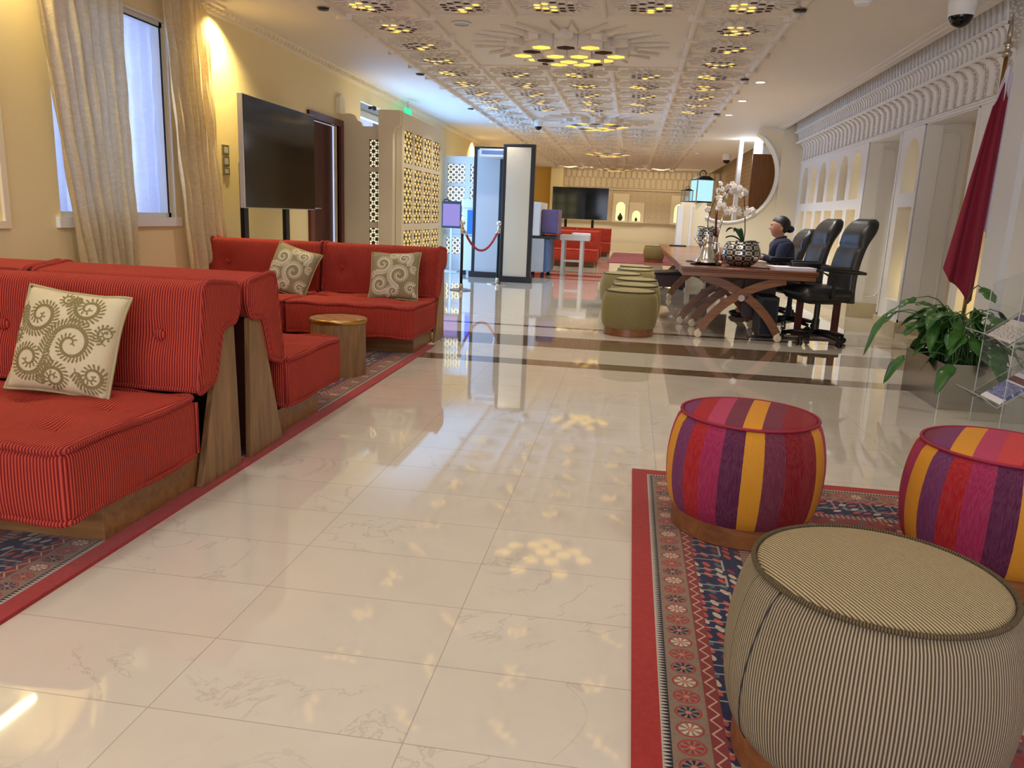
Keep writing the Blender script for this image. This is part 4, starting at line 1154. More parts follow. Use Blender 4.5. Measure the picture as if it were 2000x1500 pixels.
# local frame: person faces -x, origin on the floor under the hips
V = []; E_ = []; Rd = []
def jv(p, r_, link=None):
    V.append(p); Rd.append(r_)
    if link is not None: E_.append((link, len(V) - 1))
    return len(V) - 1
hip = jv((0.0, 0, 0.54), (0.13, 0.15)); wa = jv((-0.01, 0, 0.68), (0.11, 0.13), hip); chs = jv((-0.03, 0, 0.82), (0.12, 0.15), wa); sh = jv((-0.04, 0, 0.92), (0.09, 0.13), chs)
nk = jv((-0.055, 0, 0.97), 0.055, sh); nk2 = jv((-0.065, 0, 1.00), 0.055, nk)
hd = jv((-0.100, 0, 1.05), (0.105, 0.088), nk2); hd2 = jv((-0.085, 0, 1.125), (0.128, 0.112), hd); hd3 = jv((-0.075, 0, 1.185), (0.105, 0.095), hd2)
for s in (-1, 1):
    a = jv((-0.04, s * 0.15, 0.89), 0.045, sh); e = jv((-0.10, s * 0.22, 0.70), 0.042, a); w = jv((-0.30, s * 0.15, 0.755), 0.027, e); hn = jv((-0.35, s * 0.13, 0.755), (0.03, 0.016), w)
    for q, (dy, ln) in enumerate(((-0.03, 0.055), (-0.012, 0.07), (0.008, 0.066), (0.026, 0.05))):
        f1 = jv((-0.385, s * 0.13 + dy, 0.76), 0.009, hn); f2 = jv((-0.385 - ln * 0.6, s * 0.13 + dy, 0.752), 0.008, f1); jv((-0.385 - ln, s * 0.13 + dy, 0.735), 0.007, f2)
    th = jv((-0.345, s * 0.09, 0.75), 0.010, hn); jv((-0.375, s * 0.075, 0.74), 0.008, th)
    th_ = jv((-0.06, s * 0.09, 0.54), 0.085, hip); k = jv((-0.42, s * 0.10, 0.53), 0.06, th_); an = jv((-0.40, s * 0.10, 0.10), 0.038, k); tt = jv((-0.50, s * 0.10, 0.045), 0.032, an)
person = thing('person', 'person with a dark bun and navy jacket seated behind the desk', 'person', (1.84, 9.9, 0), R(-2))
body = skin_mesh('body', V, E_, Rd, 'skin', person, 3)
g = lambda t_: math.exp(-t_ * t_)
for v in body.data.vertices:
    x, y, z = v.co
    if z > 0.985 and x < -0.08:
        fr_ = min(1, (-0.08 - x) / 0.03)
        v.co.y *= 1 - 0.16 * fr_ * min(1, max(0, (1.09 - z) / 0.06))
        nz_ = max(0, min(1, (1.128 - z) / 0.05)) if z > 1.076 else max(0, 1 - (1.076 - z) / 0.010)
        dx = -0.026 * g(y / 0.012) * nz_ - 0.010 * g(y / 0.022) * g((z - 1.046) / 0.011) - 0.016 * g(y / 0.030) * g((z - 1.008) / 0.020)
        dx += 0.008 * (g((y - 0.034) / 0.016) + g((y + 0.034) / 0.016)) * g((z - 1.112) / 0.013) - 0.005 * g(y / 0.05) * g((z - 1.138) / 0.012)
        v.co.x += dx * fr_
body.data.update()
from mathutils.bvhtree import BVHTree
bv = BVHTree.FromPolygons([tuple(v.co) for v in body.data.vertices], [tuple(p.vertices) for p in body.data.polygons])
def face(y, z):
    h = bv.ray_cast(Vector((-1, y, z)), Vector((1, 0, 0))); return h[0].x if h[0] else -0.16
B().ball((face(0, 1.046) + 0.004, 0, 1.046), 0.013, 14, 8, (0.5, 1.3, 0.42)).build('mouth', 'lip', body, True)
for s in (-1, 1):
    ex_ = face(s * 0.034, 1.112)
    B().ball((ex_ + 0.008, s * 0.034, 1.112), 0.0115, 12, 8).build('eye', 'white', body, True)
    B().ball((ex_ + 0.0005, s * 0.035, 1.112), 0.0055, 10, 6).build('iris', 'hair', body, True)
    B().tube([(face(s * q, z_) - 0.001, s * q, z_) for q, z_ in ((0.014, 1.130), (0.032, 1.136), (0.050, 1.130))], 0.0028, 6).build('eyebrow', 'hair', body, True)
    hy = bv.ray_cast(Vector((-0.070, s * 1.0, 1.09)), Vector((0, -s, 0)))[0]; hy = abs(hy.y) if hy else 0.09
    B().ball((-0.070, s * (hy + 0.002), 1.088), 0.026, 14, 10, (0.62, 0.35, 1.05)).build('ear', 'skin', body, True)
def zline(x):
    P_ = [(-0.30, 1.182), (-0.155, 1.178), (-0.125, 1.150), (-0.098, 1.092), (-0.062, 1.100), (-0.050, 1.035), (-0.01, 1.035), (0.3, 1.03)]
    for (x0_, z0_), (x1_, z1_) in zip(P_, P_[1:]):
        if x <= x1_: return z0_ + (z1_ - z0_) * (x - x0_) / (x1_ - x0_)
    return 1.03
def hf(u, v):
    a, ph = 2 * pi * u, pi * v
    d = (sin(ph) * cos(a), sin(ph) * sin(a), cos(ph)); c_ = (-0.070, 0, 1.132); rr_ = (0.115, 0.110, 0.110)
    p = [c_[i] + d[i] * rr_[i] for i in range(3)]
    if p[2] < zline(p[0]): p = [c_[i] + (p[i] - c_[i]) * 0.70 for i in range(3)]
    return p
hr = B().grid(hf, 96, 60); hr.ball((0.040, 0, 1.085), 0.052, 18, 12, (1.0, 1.1, 0.85))
hr.build('hair', 'hair', person, True)
V = []; E_ = []; Rd = []
h0 = jv((0.0, 0, 0.50), (0.15, 0.17)); w0 = jv((-0.01, 0, 0.66), (0.125, 0.145), h0); c0 = jv((-0.03, 0, 0.80), (0.15, 0.18), w0); s0_ = jv((-0.03, 0, 0.905), (0.125, 0.155), c0); n0 = jv((-0.045, 0, 0.975), 0.085, s0_); n1 = jv((-0.05, 0, 1.005), 0.07, n0)
for s in (-1, 1):
    a = jv((-0.03, s * 0.16, 0.905), 0.085, s0_); e = jv((-0.095, s * 0.225, 0.70), 0.058, a); w = jv((-0.27, s * 0.16, 0.752), 0.04, e)
skin_mesh('jacket', V, E_, Rd, 'navy', person)
V = []; E_ = []; Rd = []
h0 = jv((0, 0, 0.53), (0.14, 0.15))
for s in (-1, 1): a = jv((-0.08, s * 0.09, 0.535), 0.092, h0); k = jv((-0.42, s * 0.10, 0.53), 0.07, a); jv((-0.40, s * 0.10, 0.09), 0.055, k)
skin_mesh('trousers', V, E_, Rd, 'navy', person)
for s in (-1, 1): B().ball((-0.47, s * 0.10, 0.035), 0.05, 14, 8, (2.0, 0.85, 0.7)).build('shoe', 'black', person, True)

# ================================================================== DESK THINGS
def lap(x, y, z, rz, label):
    t = thing('laptop', label, 'laptop', (x, y, z), rz)
    B().box(-0.17, 0.17, -0.12, 0.12, 0, 0.016).build('keyboard_base', 'alu', t, bevel=0.003)
    B().box(-0.17, 0.17, -0.004, 0.004, 0, 0.235).xf(Matrix.Translation((0, 0.12, 0.016)) @ Matrix.Rotation(R(-18), 4, 'X')).build('lid', 'grey', t, bevel=0.003)
    return t
lap(1.42, 9.42, DZ, R(92), 'open grey laptop in front of the seated person')
t = thing('document_folder', 'white stack of papers on the near right corner of the desk', 'papers', (1.60, 8.16, DZ), R(8))
B().box(-0.20, 0.20, -0.16, 0.16, 0, 0.022).build('sheets', 'paper', t, bevel=0.002)
B().box(-0.205, 0.205, -0.165, 0.165, 0.022, 0.026).build('cover', 'paper', t)
def orchid(name, label, loc, potprof, leaves, stem, flowers, rz=0):
    t = thing(name, label, 'potted orchid', loc, rz)
    B().lathe(potprof, n=48).build('pot', 'perf', t, True, angle=60)
    rt_ = max(0.02, potprof[-1][0] - 0.005); zt = potprof[-1][1]
    B().lathe([(0, zt - 0.012), (rt_, zt - 0.012)], n=24).build('soil', 'soil', t)
    for (a, L, w, up) in leaves:
        b = B(); n = 10
        def f(u, v):
            x = L * u; ww = w * (sin(pi * min(1, u * 0.97 + 0.03)) ** 0.55) * (2 * v - 1)
            z = up * L * sin(u * pi * 0.75) + abs(2 * v - 1) * w * 0.25
            return (x * cos(a) - ww * sin(a), x * sin(a) + ww * cos(a), zt - 0.01 + z)
        b.grid(f, n, 4); o = b.build('leaf', 'leaf_dark', t, True)
        md = o.modifiers.new('t', 'SOLIDIFY'); md.thickness = 0.003
    B().tube(stem, 0.005, 6).build('flower_stem', 'darkstem', t, True)
    fl = None
    for (p, a) in flowers:
        if fl is None:
            b = B()
            for k in range(5):
                an = 2 * pi * k / 5 + pi / 2
                def f(u, v, an=an):
                    rr_ = 0.036 * u; ww = 0.017 * sin(pi * min(1, u * 0.92 + 0.04)) * (2 * v - 1)
                    return (rr_ * cos(an) - ww * sin(an), -0.008 * sin(u * pi), rr_ * sin(an) + ww * cos(an))
                b.grid(f, 5, 3)
            b.ball((0, -0.006, 0), 0.007, 8, 6)
            fl = b.build('flower', 'petal', t, True); fl.location = p; fl.rotation_euler = (0.2, 0, a)
            md = fl.modifiers.new('t', 'SOLIDIFY'); md.thickness = 0.002
        else:
            f2 = fl.copy(); C.objects.link(f2); f2.parent = t; f2.location = p; f2.rotation_euler = (random.uniform(-.5, .6), random.uniform(-.5, .5), a)
    return t
bowl = [(0, 0), (0.10, 0), (0.15, 0.03), (0.188, 0.08), (0.197, 0.13), (0.18, 0.19), (0.158, 0.235), (0.15, 0.245)]
stem1 = [(0.01, 0, 0.22), (0.015, 0, 0.35), (-0.005, 0, 0.55), (-0.03, 0, 0.70), (-0.07, 0, 0.775), (-0.14, 0, 0.79), (-0.2, 0, 0.75), (-0.235, 0, 0.66), (-0.24, 0, 0.58)]
fls = []
for i in range(26):
    u = random.uniform(0, 1)
    k = 3 + u * 4.9; i0 = int(k); fr = k - i0; a_, b_ = stem1[i0], stem1[min(i0 + 1, 8)]
    fls.append(((a_[0] + (b_[0] - a_[0]) * fr + random.uniform(-.035, .035), random.uniform(-.05, .05), a_[2] + (b_[2] - a_[2]) * fr + random.uniform(-.04, .03)), random.uniform(-.8, .8)))
for i in range(7): fls.append(((0.03 + random.uniform(-.02, .06), random.uniform(-.04, .04), 0.56 + random.uniform(-.04, .05)), random.uniform(-.8, .8)))
for i in range(9): fls.append(((-0.20 + i * 0.018 + random.uniform(-.01, .01), random.uniform(-.03, .03), 0.56 - 0.02 * sin(i) + random.uniform(-.02, .02)), random.uniform(-.8, .8)))
orchid('potted_orchid', 'white orchid arching from a wide perforated silver bowl on the desk', (1.13, 8.35, DZ), bowl,
       [(R(150), 0.19, 0.045, 0.75), (R(178), 0.17, 0.05, 0.35), (R(20), 0.16, 0.035, 0.10), (R(-20), 0.17, 0.03, 0.05), (R(120), 0.16, 0.04, 0.9)], stem1, fls)
tall = [(0, 0), (0.075, 0), (0.07, 0.02), (0.03, 0.05), (0.035, 0.09), (0.08, 0.15), (0.115, 0.22), (0.122, 0.29), (0.11, 0.345), (0.115, 0.36)]
st2 = [(0.0, 0, 0.34), (-0.01, 0, 0.45), (0.02, 0, 0.60), (0.06, 0, 0.72), (0.10, 0, 0.84)]
fl2 = [((0.10 + random.uniform(-.03, .03), random.uniform(-.03, .03), 0.60 + 0.03 * i + random.uniform(-.02, .02)), random.uniform(-.8, .8)) for i in range(9)] + [((-0.01 + random.uniform(-.03, .03), 0, 0.58 + random.uniform(-.02, .02)), 0.3) for i in range(3)]
orchid('potted_orchid', 'slim orchid in a tall silver goblet pot behind the coffee pot', (0.86, 9.3, DZ), tall,
       [(R(160), 0.12, 0.03, 0.2), (R(10), 0.12, 0.03, 0.15), (R(60), 0.12, 0.03, 0.3)], st2, fl2)
# silver coffee pot on a dark tray
t = thing('coffee_pot', 'conical polished silver coffee pot on a dark tray', 'coffee pot', (0.775, 8.28, DZ + 0.012)); t.scale = (1.3, 1.3, 1.25)
B().lathe([(0, 0), (0.085, 0), (0.09, 0.015), (0.07, 0.05), (0.045, 0.12), (0.034, 0.165), (0.04, 0.175), (0.042, 0.19), (0.03, 0.205), (0.02, 0.22), (0.006, 0.235), (0, 0.24)], n=32).build('body', 'silver', t, True)
B().tube([(-0.035, 0, 0.15), (-0.075, 0, 0.17), (-0.105, 0, 0.205)], [0.014, 0.01, 0.007], 10).build('spout', 'silver', t, True)
B().tube([(0.038, 0, 0.17), (0.085, 0, 0.165), (0.092, 0, 0.10), (0.062, 0, 0.055)], 0.007, 8).build('handle', 'silver', t, True)
o = B().lathe([(0, 0), (0.15, 0), (0.16, 0.012), (0.15, 0.010), (0, 0.006)], c=(0.775, 8.28, DZ), n=40).build('serving_tray', 'blackmetal', smooth=True, angle=40); tag(o, 'round dark tray under the silver coffee pot', 'tray')
for i, (x, y, lab) in enumerate(((0.63, 8.18, 'small shiny cup at the left rim of the tray'), (0.915, 8.20, 'small shiny cup right of the coffee pot'))):
    o = B().lathe([(0, 0), (0.018, 0), (0.03, 0.035), (0.028, 0.035), (0.016, 0.004), (0, 0.004)], c=(x if i else 0.67, y, DZ + 0.013), n=20).build('coffee_cup', 'silver', smooth=True); tag(o, lab, 'cup', 'small silver cups')
# pens / copper organiser
t = thing('pen_holder', 'copper desk organiser with pens between coffee pot and bowl', 'pen holder', (0.965, 8.75, DZ))
B().lathe([(0, 0), (0.035, 0), (0.035, 0.09), (0.032, 0.09), (0.032, 0.004), (0, 0.004)], n=20).build('cup', 'copper', t, True, angle=40)
B().box(0.04, 0.14, -0.05, 0.05, 0, 0.06).build('tray', 'copper', t, bevel=0.003)
for i in range(4): B().tube([(0.01 * cos(i * 1.6), 0.01 * sin(i * 1.6), 0.01), (0.03 * cos(i * 1.6), 0.03 * sin(i * 1.6), 0.15 + 0.01 * i)], 0.004, 6).build('pen', ['mahogany', 'copper', 'black', 'gold_trim'][i], t, True)
t = thing('name_plate', 'slanted light wooden card stand by the orchid bowl', 'card stand', (0.905, 8.50, DZ), R(15))
B().box(-0.03, 0.03, -0.004, 0.004, 0, 0.16).xf(Matrix.Rotation(R(-10), 4, 'Y')).build('card', 'walnut', t)
B().box(-0.04, 0.04, -0.03, 0.03, 0, 0.008).build('foot', 'walnut', t)
# pen-like feather quill stand in the coffee set: slanted dark reed diffuser
t = thing('reed_vase', 'silver bud vase with two slanted dark red reeds beside the goblet', 'vase', (0.92, 8.95, DZ))
B().lathe([(0, 0), (0.05, 0), (0.055, 0.02), (0.03, 0.15), (0.028, 0.26), (0.034, 0.28)], n=24).build('body', 'silver', t, True)
B().tube([(0, 0, 0.2), (0.06, 0, 0.52)], 0.012, 8).build('reed', 'silver', t, True); B().tube([(0, 0.01, 0.2), (-0.02, 0, 0.60)], 0.013, 8).build('reed', 'mahogany', t, True)
o = B().box(-0.14, 0.14, -0.10, 0.10, 0, 0.02).build('closed_laptop', 'blackmetal', bevel=0.004); o.location = (0.80, 13.9, DZ); tag(o, 'thin closed dark laptop near the far desk end', 'laptop')
o = B().box(-0.09, 0.09, -0.06, 0.06, 0, 0.012).build('desk_tablet', 'black', bevel=0.004); o.location = (1.285, 8.06, DZ); tag(o, 'small flat black tablet on the desk before the orchid bowl', 'tablet')
o = B().box(-0.05, 0.05, -0.04, 0.04, 0, 0.012).build('notebook', 'mahogany', bevel=0.002); o.location = (0.66, 8.75, DZ); tag(o, 'small dark notebook at the left desk edge', 'notebook')

# ================================================================== LANTERNS
def lantern(loc, s, label, glassm):
    t = thing('lantern', label, 'lantern', loc, R(18), 'metal and glass lanterns')
    w, h = 0.14 * s, 0.36 * s
    B().box(-w, w, -w, w, 0, 0.02 * s).build('base', 'blackmetal', t)
    for sx in (-1, 1):
        for sy in (-1, 1): B().box(sx * w - 0.008, sx * w + 0.008, sy * w - 0.008, sy * w + 0.008, 0, h).build('post', 'steel', t)
    for (a, b_, c_, d_) in ((-w, w, -w, -w + 0.004), (-w, w, w - 0.004, w), (-w, -w + 0.004, -w, w), (w - 0.004, w, -w, w)): B().box(a, b_, c_, d_, 0.02 * s, h - 0.01).build('glass_pane', glassm, t)
    B().box(-w - 0.01, w + 0.01, -w - 0.01, w + 0.01, h, h + 0.012).prism([(-w, h + 0.012), (w, h + 0.012), (w * 0.4, h + 0.06 * s), (-w * 0.4, h + 0.06 * s)], -w, w, 'y').build('roof', 'blackmetal', t)
    B().tube([(0.055 * s * cos(a), 0, h + 0.10 * s + 0.055 * s * sin(a)) for a in [2 * pi * i / 20 for i in range(20)]], 0.007 * s + 0.002, 8, closed=True).build('ring_handle', 'blackmetal', t, True)
    B().lathe([(0, 0.02), (0.04 * s, 0.02), (0.04 * s, 0.16 * s), (0, 0.16 * s)], n=16).build('candle', 'paper', t, True, angle=40)
    return t
lantern((1.20, 14.87, 1.475), 1.1, 'large lantern with pale blue glass on the low screen wall', 'glow_cyan')
lantern((0.945, 14.86, 1.475), 0.55, 'small glass lantern left of the large one on the wall', 'glass')
o = struct(B().box(1.9, 2.62, 16.0, 16.06, 0, 2.45).build('door_3', 'brownpanel')); o.location = (0.3, 0, 0)

# ================================================================== FLAG
t = thing('flag', 'white and maroon flag hanging limp from its pole by the right pillar', 'flag', (2.50, 6.22, 0))
B().lathe([(0, 0), (0.16, 0), (0.16, 0.02), (0.03, 0.05), (0.02, 0.08)], n=32).build('base', 'gold_trim', t, True)
B().tube([(0, 0, 0.03), (0, 0, 2.36)], 0.014, 12).build('pole', 'gold_trim', t, True)
B().lathe([(0, 2.34), (0.03, 2.345), (0.035, 2.37), (0.015, 2.39), (0.03, 2.41), (0.032, 2.43), (0.012, 2.45), (0.02, 2.48), (0.012, 2.56), (0.0, 2.64)], n=20).build('finial', 'steel', t, True)
def fpos(u, v):      # u: 0 right edge in front of the pole .. 1 free edge, v: 0 top .. 1 hem
    sp = 0.07 + 0.19 * v ** 0.85
    x = 0.035 - u * sp; zz = 2.30 - 0.10 * u - v * (1.66 - 0.34 * u ** 1.5) - 0.03 * sin(u * 9)
    return (x, -0.05 + 0.028 * sin(u * 11 + v * 1.5) * (0.4 + v) - 0.03 * u, zz)
def vb(u): return 0.07 + 0.07 * abs(((u * 3.0) % 1.0) * 2 - 1)
bw = B().grid(lambda u, v: fpos(u, v * vb(u)), 48, 8); bmz = B().grid(lambda u, v: fpos(u, vb(u) + v * (1 - vb(u))), 48, 60)
bw.grid(lambda u, v: (0.03 + 0.035 * u, 0.0 + 0.02 * sin(u * 6), 2.30 - v * 1.1 - 0.1 * u), 6, 20)
c1 = bw.build('white_hoist', 'flagwhite', t, True); c2 = bmz.build('maroon_fly', 'maroon', t, True)
for q in (c1, c2): md = q.modifiers.new('t', 'SOLIDIFY'); md.thickness = 0.004

# ================================================================== PLANTER WITH PEACE LILY
t = thing('planter_plant', 'peace lily in a brushed steel trough beside the right wall', 'potted plant', (2.25, 5.60, 0))
pl = B().box(-0.205, -0.195, -0.34, 0.34, 0, 0.30).box(0.195, 0.205, -0.34, 0.34, 0, 0.30).box(-0.205, 0.205, -0.345, -0.335, 0, 0.30).box(-0.205, 0.205, 0.335, 0.345, 0, 0.30).box(-0.2, 0.2, -0.34, 0.34, 0.0, 0.02)
pl.build('trough', 'steel', t, bevel=0.002)
B().box(-0.195, 0.195, -0.335, 0.335, 0.02, 0.26).build('soil', 'soil', t)
def lily_leaf(b, base, tip, w, droop, st):
    base, tip = Vector(base), Vector(tip); d = tip - base
    side = d.cross(Vector((0, 0, 1))); side = side.normalized() if side.length > 1e-5 else Vector((1, 0, 0))
    n, k = 12, len(b.v)
    for i in range(n + 1):
        u = i / n; c_ = base + d * u + Vector((0, 0, -droop * u * u)); ww = w * (sin(pi * u ** 0.75) ** 0.8) if 0 < u < 1 else 0.001
        for j in (-1, -0.5, 0, 0.5, 1): b.v.append(tuple(c_ + side * ww * j + Vector((0, 0, -abs(j) * ww * 0.35 + ww * 0.15 + 0.006 * sin(u * 14 + j)))))
    for i in range(n):
        for j in range(4): b.f.append((k + i * 5 + j, k + (i + 1) * 5 + j, k + (i + 1) * 5 + j + 1, k + i * 5 + j + 1))
lf = B(); sm = B(); rnd = random.Random(4)
special = [(-0.42, -0.25, 0.36, 0.14), (-0.52, -0.12, 0.62, 0.2), (-0.30, 0.25, 0.66, 0.1), (-0.30, 0.05, 0.72, 0.05), (-0.16, -0.36, 0.33, 0.2), (0.05, -0.1, 0.82, 0.05), (0.22, 0.0, 0.66, 0.08)]
for i in range(84):
    a = rnd.uniform(0, 2 * pi); rr_ = rnd.uniform(0.03, 0.30) * (0.8 if i % 3 else 1.15)
    bx, by = rnd.uniform(-0.10, 0.12), rnd.uniform(-0.22, 0.22)
    if i < len(special): ex, ey, ez, dr_ = special[i]
    else: ex, ey, ez, dr_ = bx + rr_ * cos(a), by + rr_ * sin(a), rnd.uniform(0.40, 0.66) , rnd.uniform(0.04, 0.12)
    ez -= 0.04
    midp = (bx + (ex - bx) * 0.35, by + (ey - by) * 0.35, 0.26 + (ez - 0.26) * 0.75)
    P0, P1, P2 = Vector((bx, by, 0.22)), Vector((bx + (ex - bx) * 0.3, by + (ey - by) * 0.3, ez + 0.10)), Vector((ex, ey, ez))
    sm.tube([tuple((1 - q) ** 2 * P0 + 2 * q * (1 - q) * P1 + q * q * P2) for q in (0, .17, .33, .5, .67, .83, 1)], [0.0055, 0.0055, 0.005, 0.0045, 0.004, 0.0035, 0.003], 6)
    dirx, diry = ex - bx, ey - by; l = math.hypot(dirx, diry) or 1; L = rnd.uniform(0.13, 0.22)
    lily_leaf(lf, (ex, ey, ez), (ex + dirx / l * L * 0.85, ey + diry / l * L * 0.85, ez + rnd.uniform(-0.10, 0.07)), rnd.uniform(0.038, 0.062), dr_ + 0.02, 0)
o = lf.build('foliage', 'leaf', t, True); md = o.modifiers.new('t', 'SOLIDIFY'); md.thickness = 0.0015
sm.build('stalks', 'stem', t, True)

# ================================================================== ACRYLIC LEAFLET RACK
t = thing('leaflet_rack', 'clear acrylic leaflet rack at the right edge', 'brochure rack', (2.14, 4.80, 0))
side_prof = [(0.0, 0.0), (0.42, 0.0), (0.42, 1.02), (0.32, 1.02), (0.0, 0.84)]
for yy in (-0.19, 0.19):
    s_ = B().prism(side_prof, yy - 0.003, yy + 0.003, 'y').build('side_panel', 'acrylic', t)
    B().tube([(p[0], yy, p[1]) for p in side_prof], 0.0032, 6, closed=True).build('polished_edge', 'acrylic_edge', s_, True)
def tray(z):
    pts = [(-0.11, z + 0.055), (-0.03, z), (0.26, z + 0.23)]
    b = B()
    for i in range(2):
        (xa, za), (xb, zb) = pts[i], pts[i + 1]; b.add([(xa, -0.19, za), (xb, -0.19, zb), (xb, 0.19, zb), (xa, 0.19, za), (xa, -0.19, za - 0.006), (xb, -0.19, zb - 0.006), (xb, 0.19, zb - 0.006), (xa, 0.19, za - 0.006)],
                 [(0, 1, 2, 3), (7, 6, 5, 4), (0, 4, 5, 1), (3, 2, 6, 7), (0, 3, 7, 4), (1, 5, 6, 2)])
    s_ = b.build('shelf', 'acrylic', t)
    B().tube([(-0.11, -0.19, z + 0.052), (-0.11, 0.19, z + 0.052)], 0.0035, 6).tube([(-0.11, -0.19, z + 0.052), (-0.03, -0.19, z - 0.003), (0.26, -0.19, z + 0.227)], 0.003, 6).tube([(-0.11, 0.19, z + 0.052), (-0.03, 0.19, z - 0.003), (0.26, 0.19, z + 0.227)], 0.003, 6).build('polished_edge', 'acrylic_edge', s_, True)
    return z
for z in (0.17, 0.52): tray(z)
def leaflet_mat(name, kind):
    n = N(name); o, x, y, z = n.coord('Generated')
    f = n.noise(n.vec(x * 3, y * 9, 0.0), 6, 4)
    if kind == 0:
        city = n.ramp(n.noise(n.vec(x * 4, y * 22, 0.0), 3, 2), [(0, rgb(30, 50, 120)), (0.45, rgb(60, 90, 170)), (0.55, rgb(230, 230, 240)), (0.62, rgb(140, 30, 60))], True)
        c = n.mix((x > 0.12) * (x < 0.52), rgb(236, 234, 236), city)
        c = n.mix((x > 0.56) * (x < 0.70), c, rgb(110, 24, 42))
        c = n.mix((x > 0.80) * (x < 0.93) * (y > 0.3) * (n.noise(n.vec(x * 2, y * 30, 0.0), 3, 2) > 0.5), c, rgb(40, 80, 170))
    else:
        tex = n.mix(f, rgb(196, 190, 184), rgb(232, 226, 220))
        c = n.mix((x > 0.55) * (x < 0.72), tex, rgb(86, 78, 130)); c = n.mix((x > 0.78) * (x < 0.86), c, rgb(120, 112, 150))
        c = n.mix((x > 0.05) * (x < 0.40) * (n.noise(n.vec(x * 18, y * 3, 0.0), 4, 2) > 0.55), c, rgb(120, 110, 110))
    return n.end(n.bsdf(c, 0.35, 0, 0.5))
M['leaf0'] = leaflet_mat('city_cover_print', 0); M['leaf1'] = leaflet_mat('newspaper_print', 1)
def leaflet(z, y0_, y1_, m, lab, off=0.0):
    th = math.atan2(0.23, 0.29)
    b = B().box(0, 0.29, y0_, y1_, 0, 0.010); b.xf(Matrix.Translation((-0.012, 0, z + 0.014 + off)) @ Matrix.Rotation(-th, 4, 'Y'))
    o = b.build('leaflet', m); o.location = (2.14, 4.80, 0); tag(o, lab, 'leaflet', 'leaflets in the acrylic rack')
leaflet(0.17, -0.17, 0.06, 'leaf0', 'leaflet with blue skyline photo on the lower acrylic shelf')
leaflet(0.52, -0.16, 0.12, 'leaf1', 'folded newspaper with violet heading on the upper acrylic shelf')

# ================================================================== LATTICE ENTRANCE SCREENS
def lattice(u0, u1, z0, z1, nu, nz, t0, t1, plane, name, parent, mat='screen_cream', w=0.008):
    b = B()
    du, dz = (u1 - u0) / nu, (z1 - z0) / nz
    def bar(p, q):
        p, q = Vector((p[0], p[1])), Vector((q[0], q[1])); d = (q - p).normalized(); nrm = Vector((-d.y, d.x)) * w
        pl_ = [p + nrm, q + nrm, q - nrm, p - nrm]
        b.prism([(v.x, v.y) for v in pl_], t0, t1, 'x' if plane == 'yz' else 'y')
    for i in range(nu + 1): bar((u0 + i * du, z0), (u0 + i * du, z1))
    for j in range(nz + 1): bar((u0, z0 + j * dz), (u1, z0 + j * dz))
    for i in range(nu):
        for j in range(nz):
            a, c_ = u0 + i * du, z0 + j * dz
            if (i + j) % 2: bar((a, c_), (a + du, c_ + dz))
            else: bar((a + du, c_), (a, c_ + dz))
            bar((a + du * 0.5, c_), (a, c_ + dz * 0.5)) if (i + j) % 2 else bar((a + du * 0.5, c_), (a + du, c_ + dz * 0.5))
            bar((a + du * 0.5, c_ + dz), (a + du, c_ + dz * 0.5)) if (i + j) % 2 else bar((a + du * 0.5, c_ + dz), (a, c_ + dz * 0.5))
    return b.build(name, mat, parent)
scr = thing('lattice_screen', 'cream screen with four lit gold lattice columns beside the entrance', 'screen', (-3.0, 9.9, 0))
zr = [(0.10, 0.86), (0.95, 1.66), (1.72, 2.12)]
ycol = [(0.07 + k * 0.49, 0.07 + k * 0.49 + 0.40) for k in range(4)]
hol = [rect(a, b_, c_, d_) for (a, b_) in ycol for (c_, d_) in zr]
outer = [(-0.02, 0), (2.03, 0), (2.03, 2.10), (2.0, 2.16), (2.0, 2.33), (-0.02, 2.33)]
tess_plate(outer, hol, -0.04, 0.04, 'yz').build('frame', 'screen_cream', scr)
for (a, b_) in ycol:
    for (c_, d_) in zr:
        l = lattice(a, b_, c_, d_, 5, max(4, int(round((d_ - c_) / 0.083))), 0.025, 0.031, 'yz', 'lattice', scr, w=0.010)
        B().box(0.020, 0.024, a, b_, c_, d_).build('backlight', 'glow_gold', l)
po = struct(B().box(-3.25, -3.06, 9.80, 9.92, 0, 2.34).prism([(-3.06, 2.34), (-3.06, 2.05), (-3.03, 2.12), (-2.97, 2.17), (-2.97, 2.34)], 9.80, 9.92, 'y').build('wall_entrance_post', 'screen_cream'))
scf = thing('lattice_screen', 'narrow cream entrance screen with scalloped top, facing the sofas', 'screen', (-3.5, 9.96, 0))
zr2 = [(0.10, 0.88), (0.955, 1.59), (1.65, 1.99)]
hol = [rect(0.085, 0.235, c_, d_) for (c_, d_) in zr2]
outer = [(-0.27, 0), (0.25, 0), (0.25, 2.15), (-0.01, 2.15), (-0.03, 2.20), (-0.08, 2.22), (-0.11, 2.28), (-0.16, 2.30), (-0.27, 2.30)]
tess_plate(outer, hol, -0.03, 0.03, 'xz').build('frame', 'screen_cream', scf)
for (c_, d_) in zr2:
    l = lattice(0.085, 0.235, c_, d_, 3, max(4, int(round((d_ - c_) / 0.05))), -0.01, 0.01, 'xz', 'lattice', scf, w=0.006)
    B().box(0.085, 0.235, 0.008, 0.012, c_, d_).build('backlight', 'glow_pale', l)
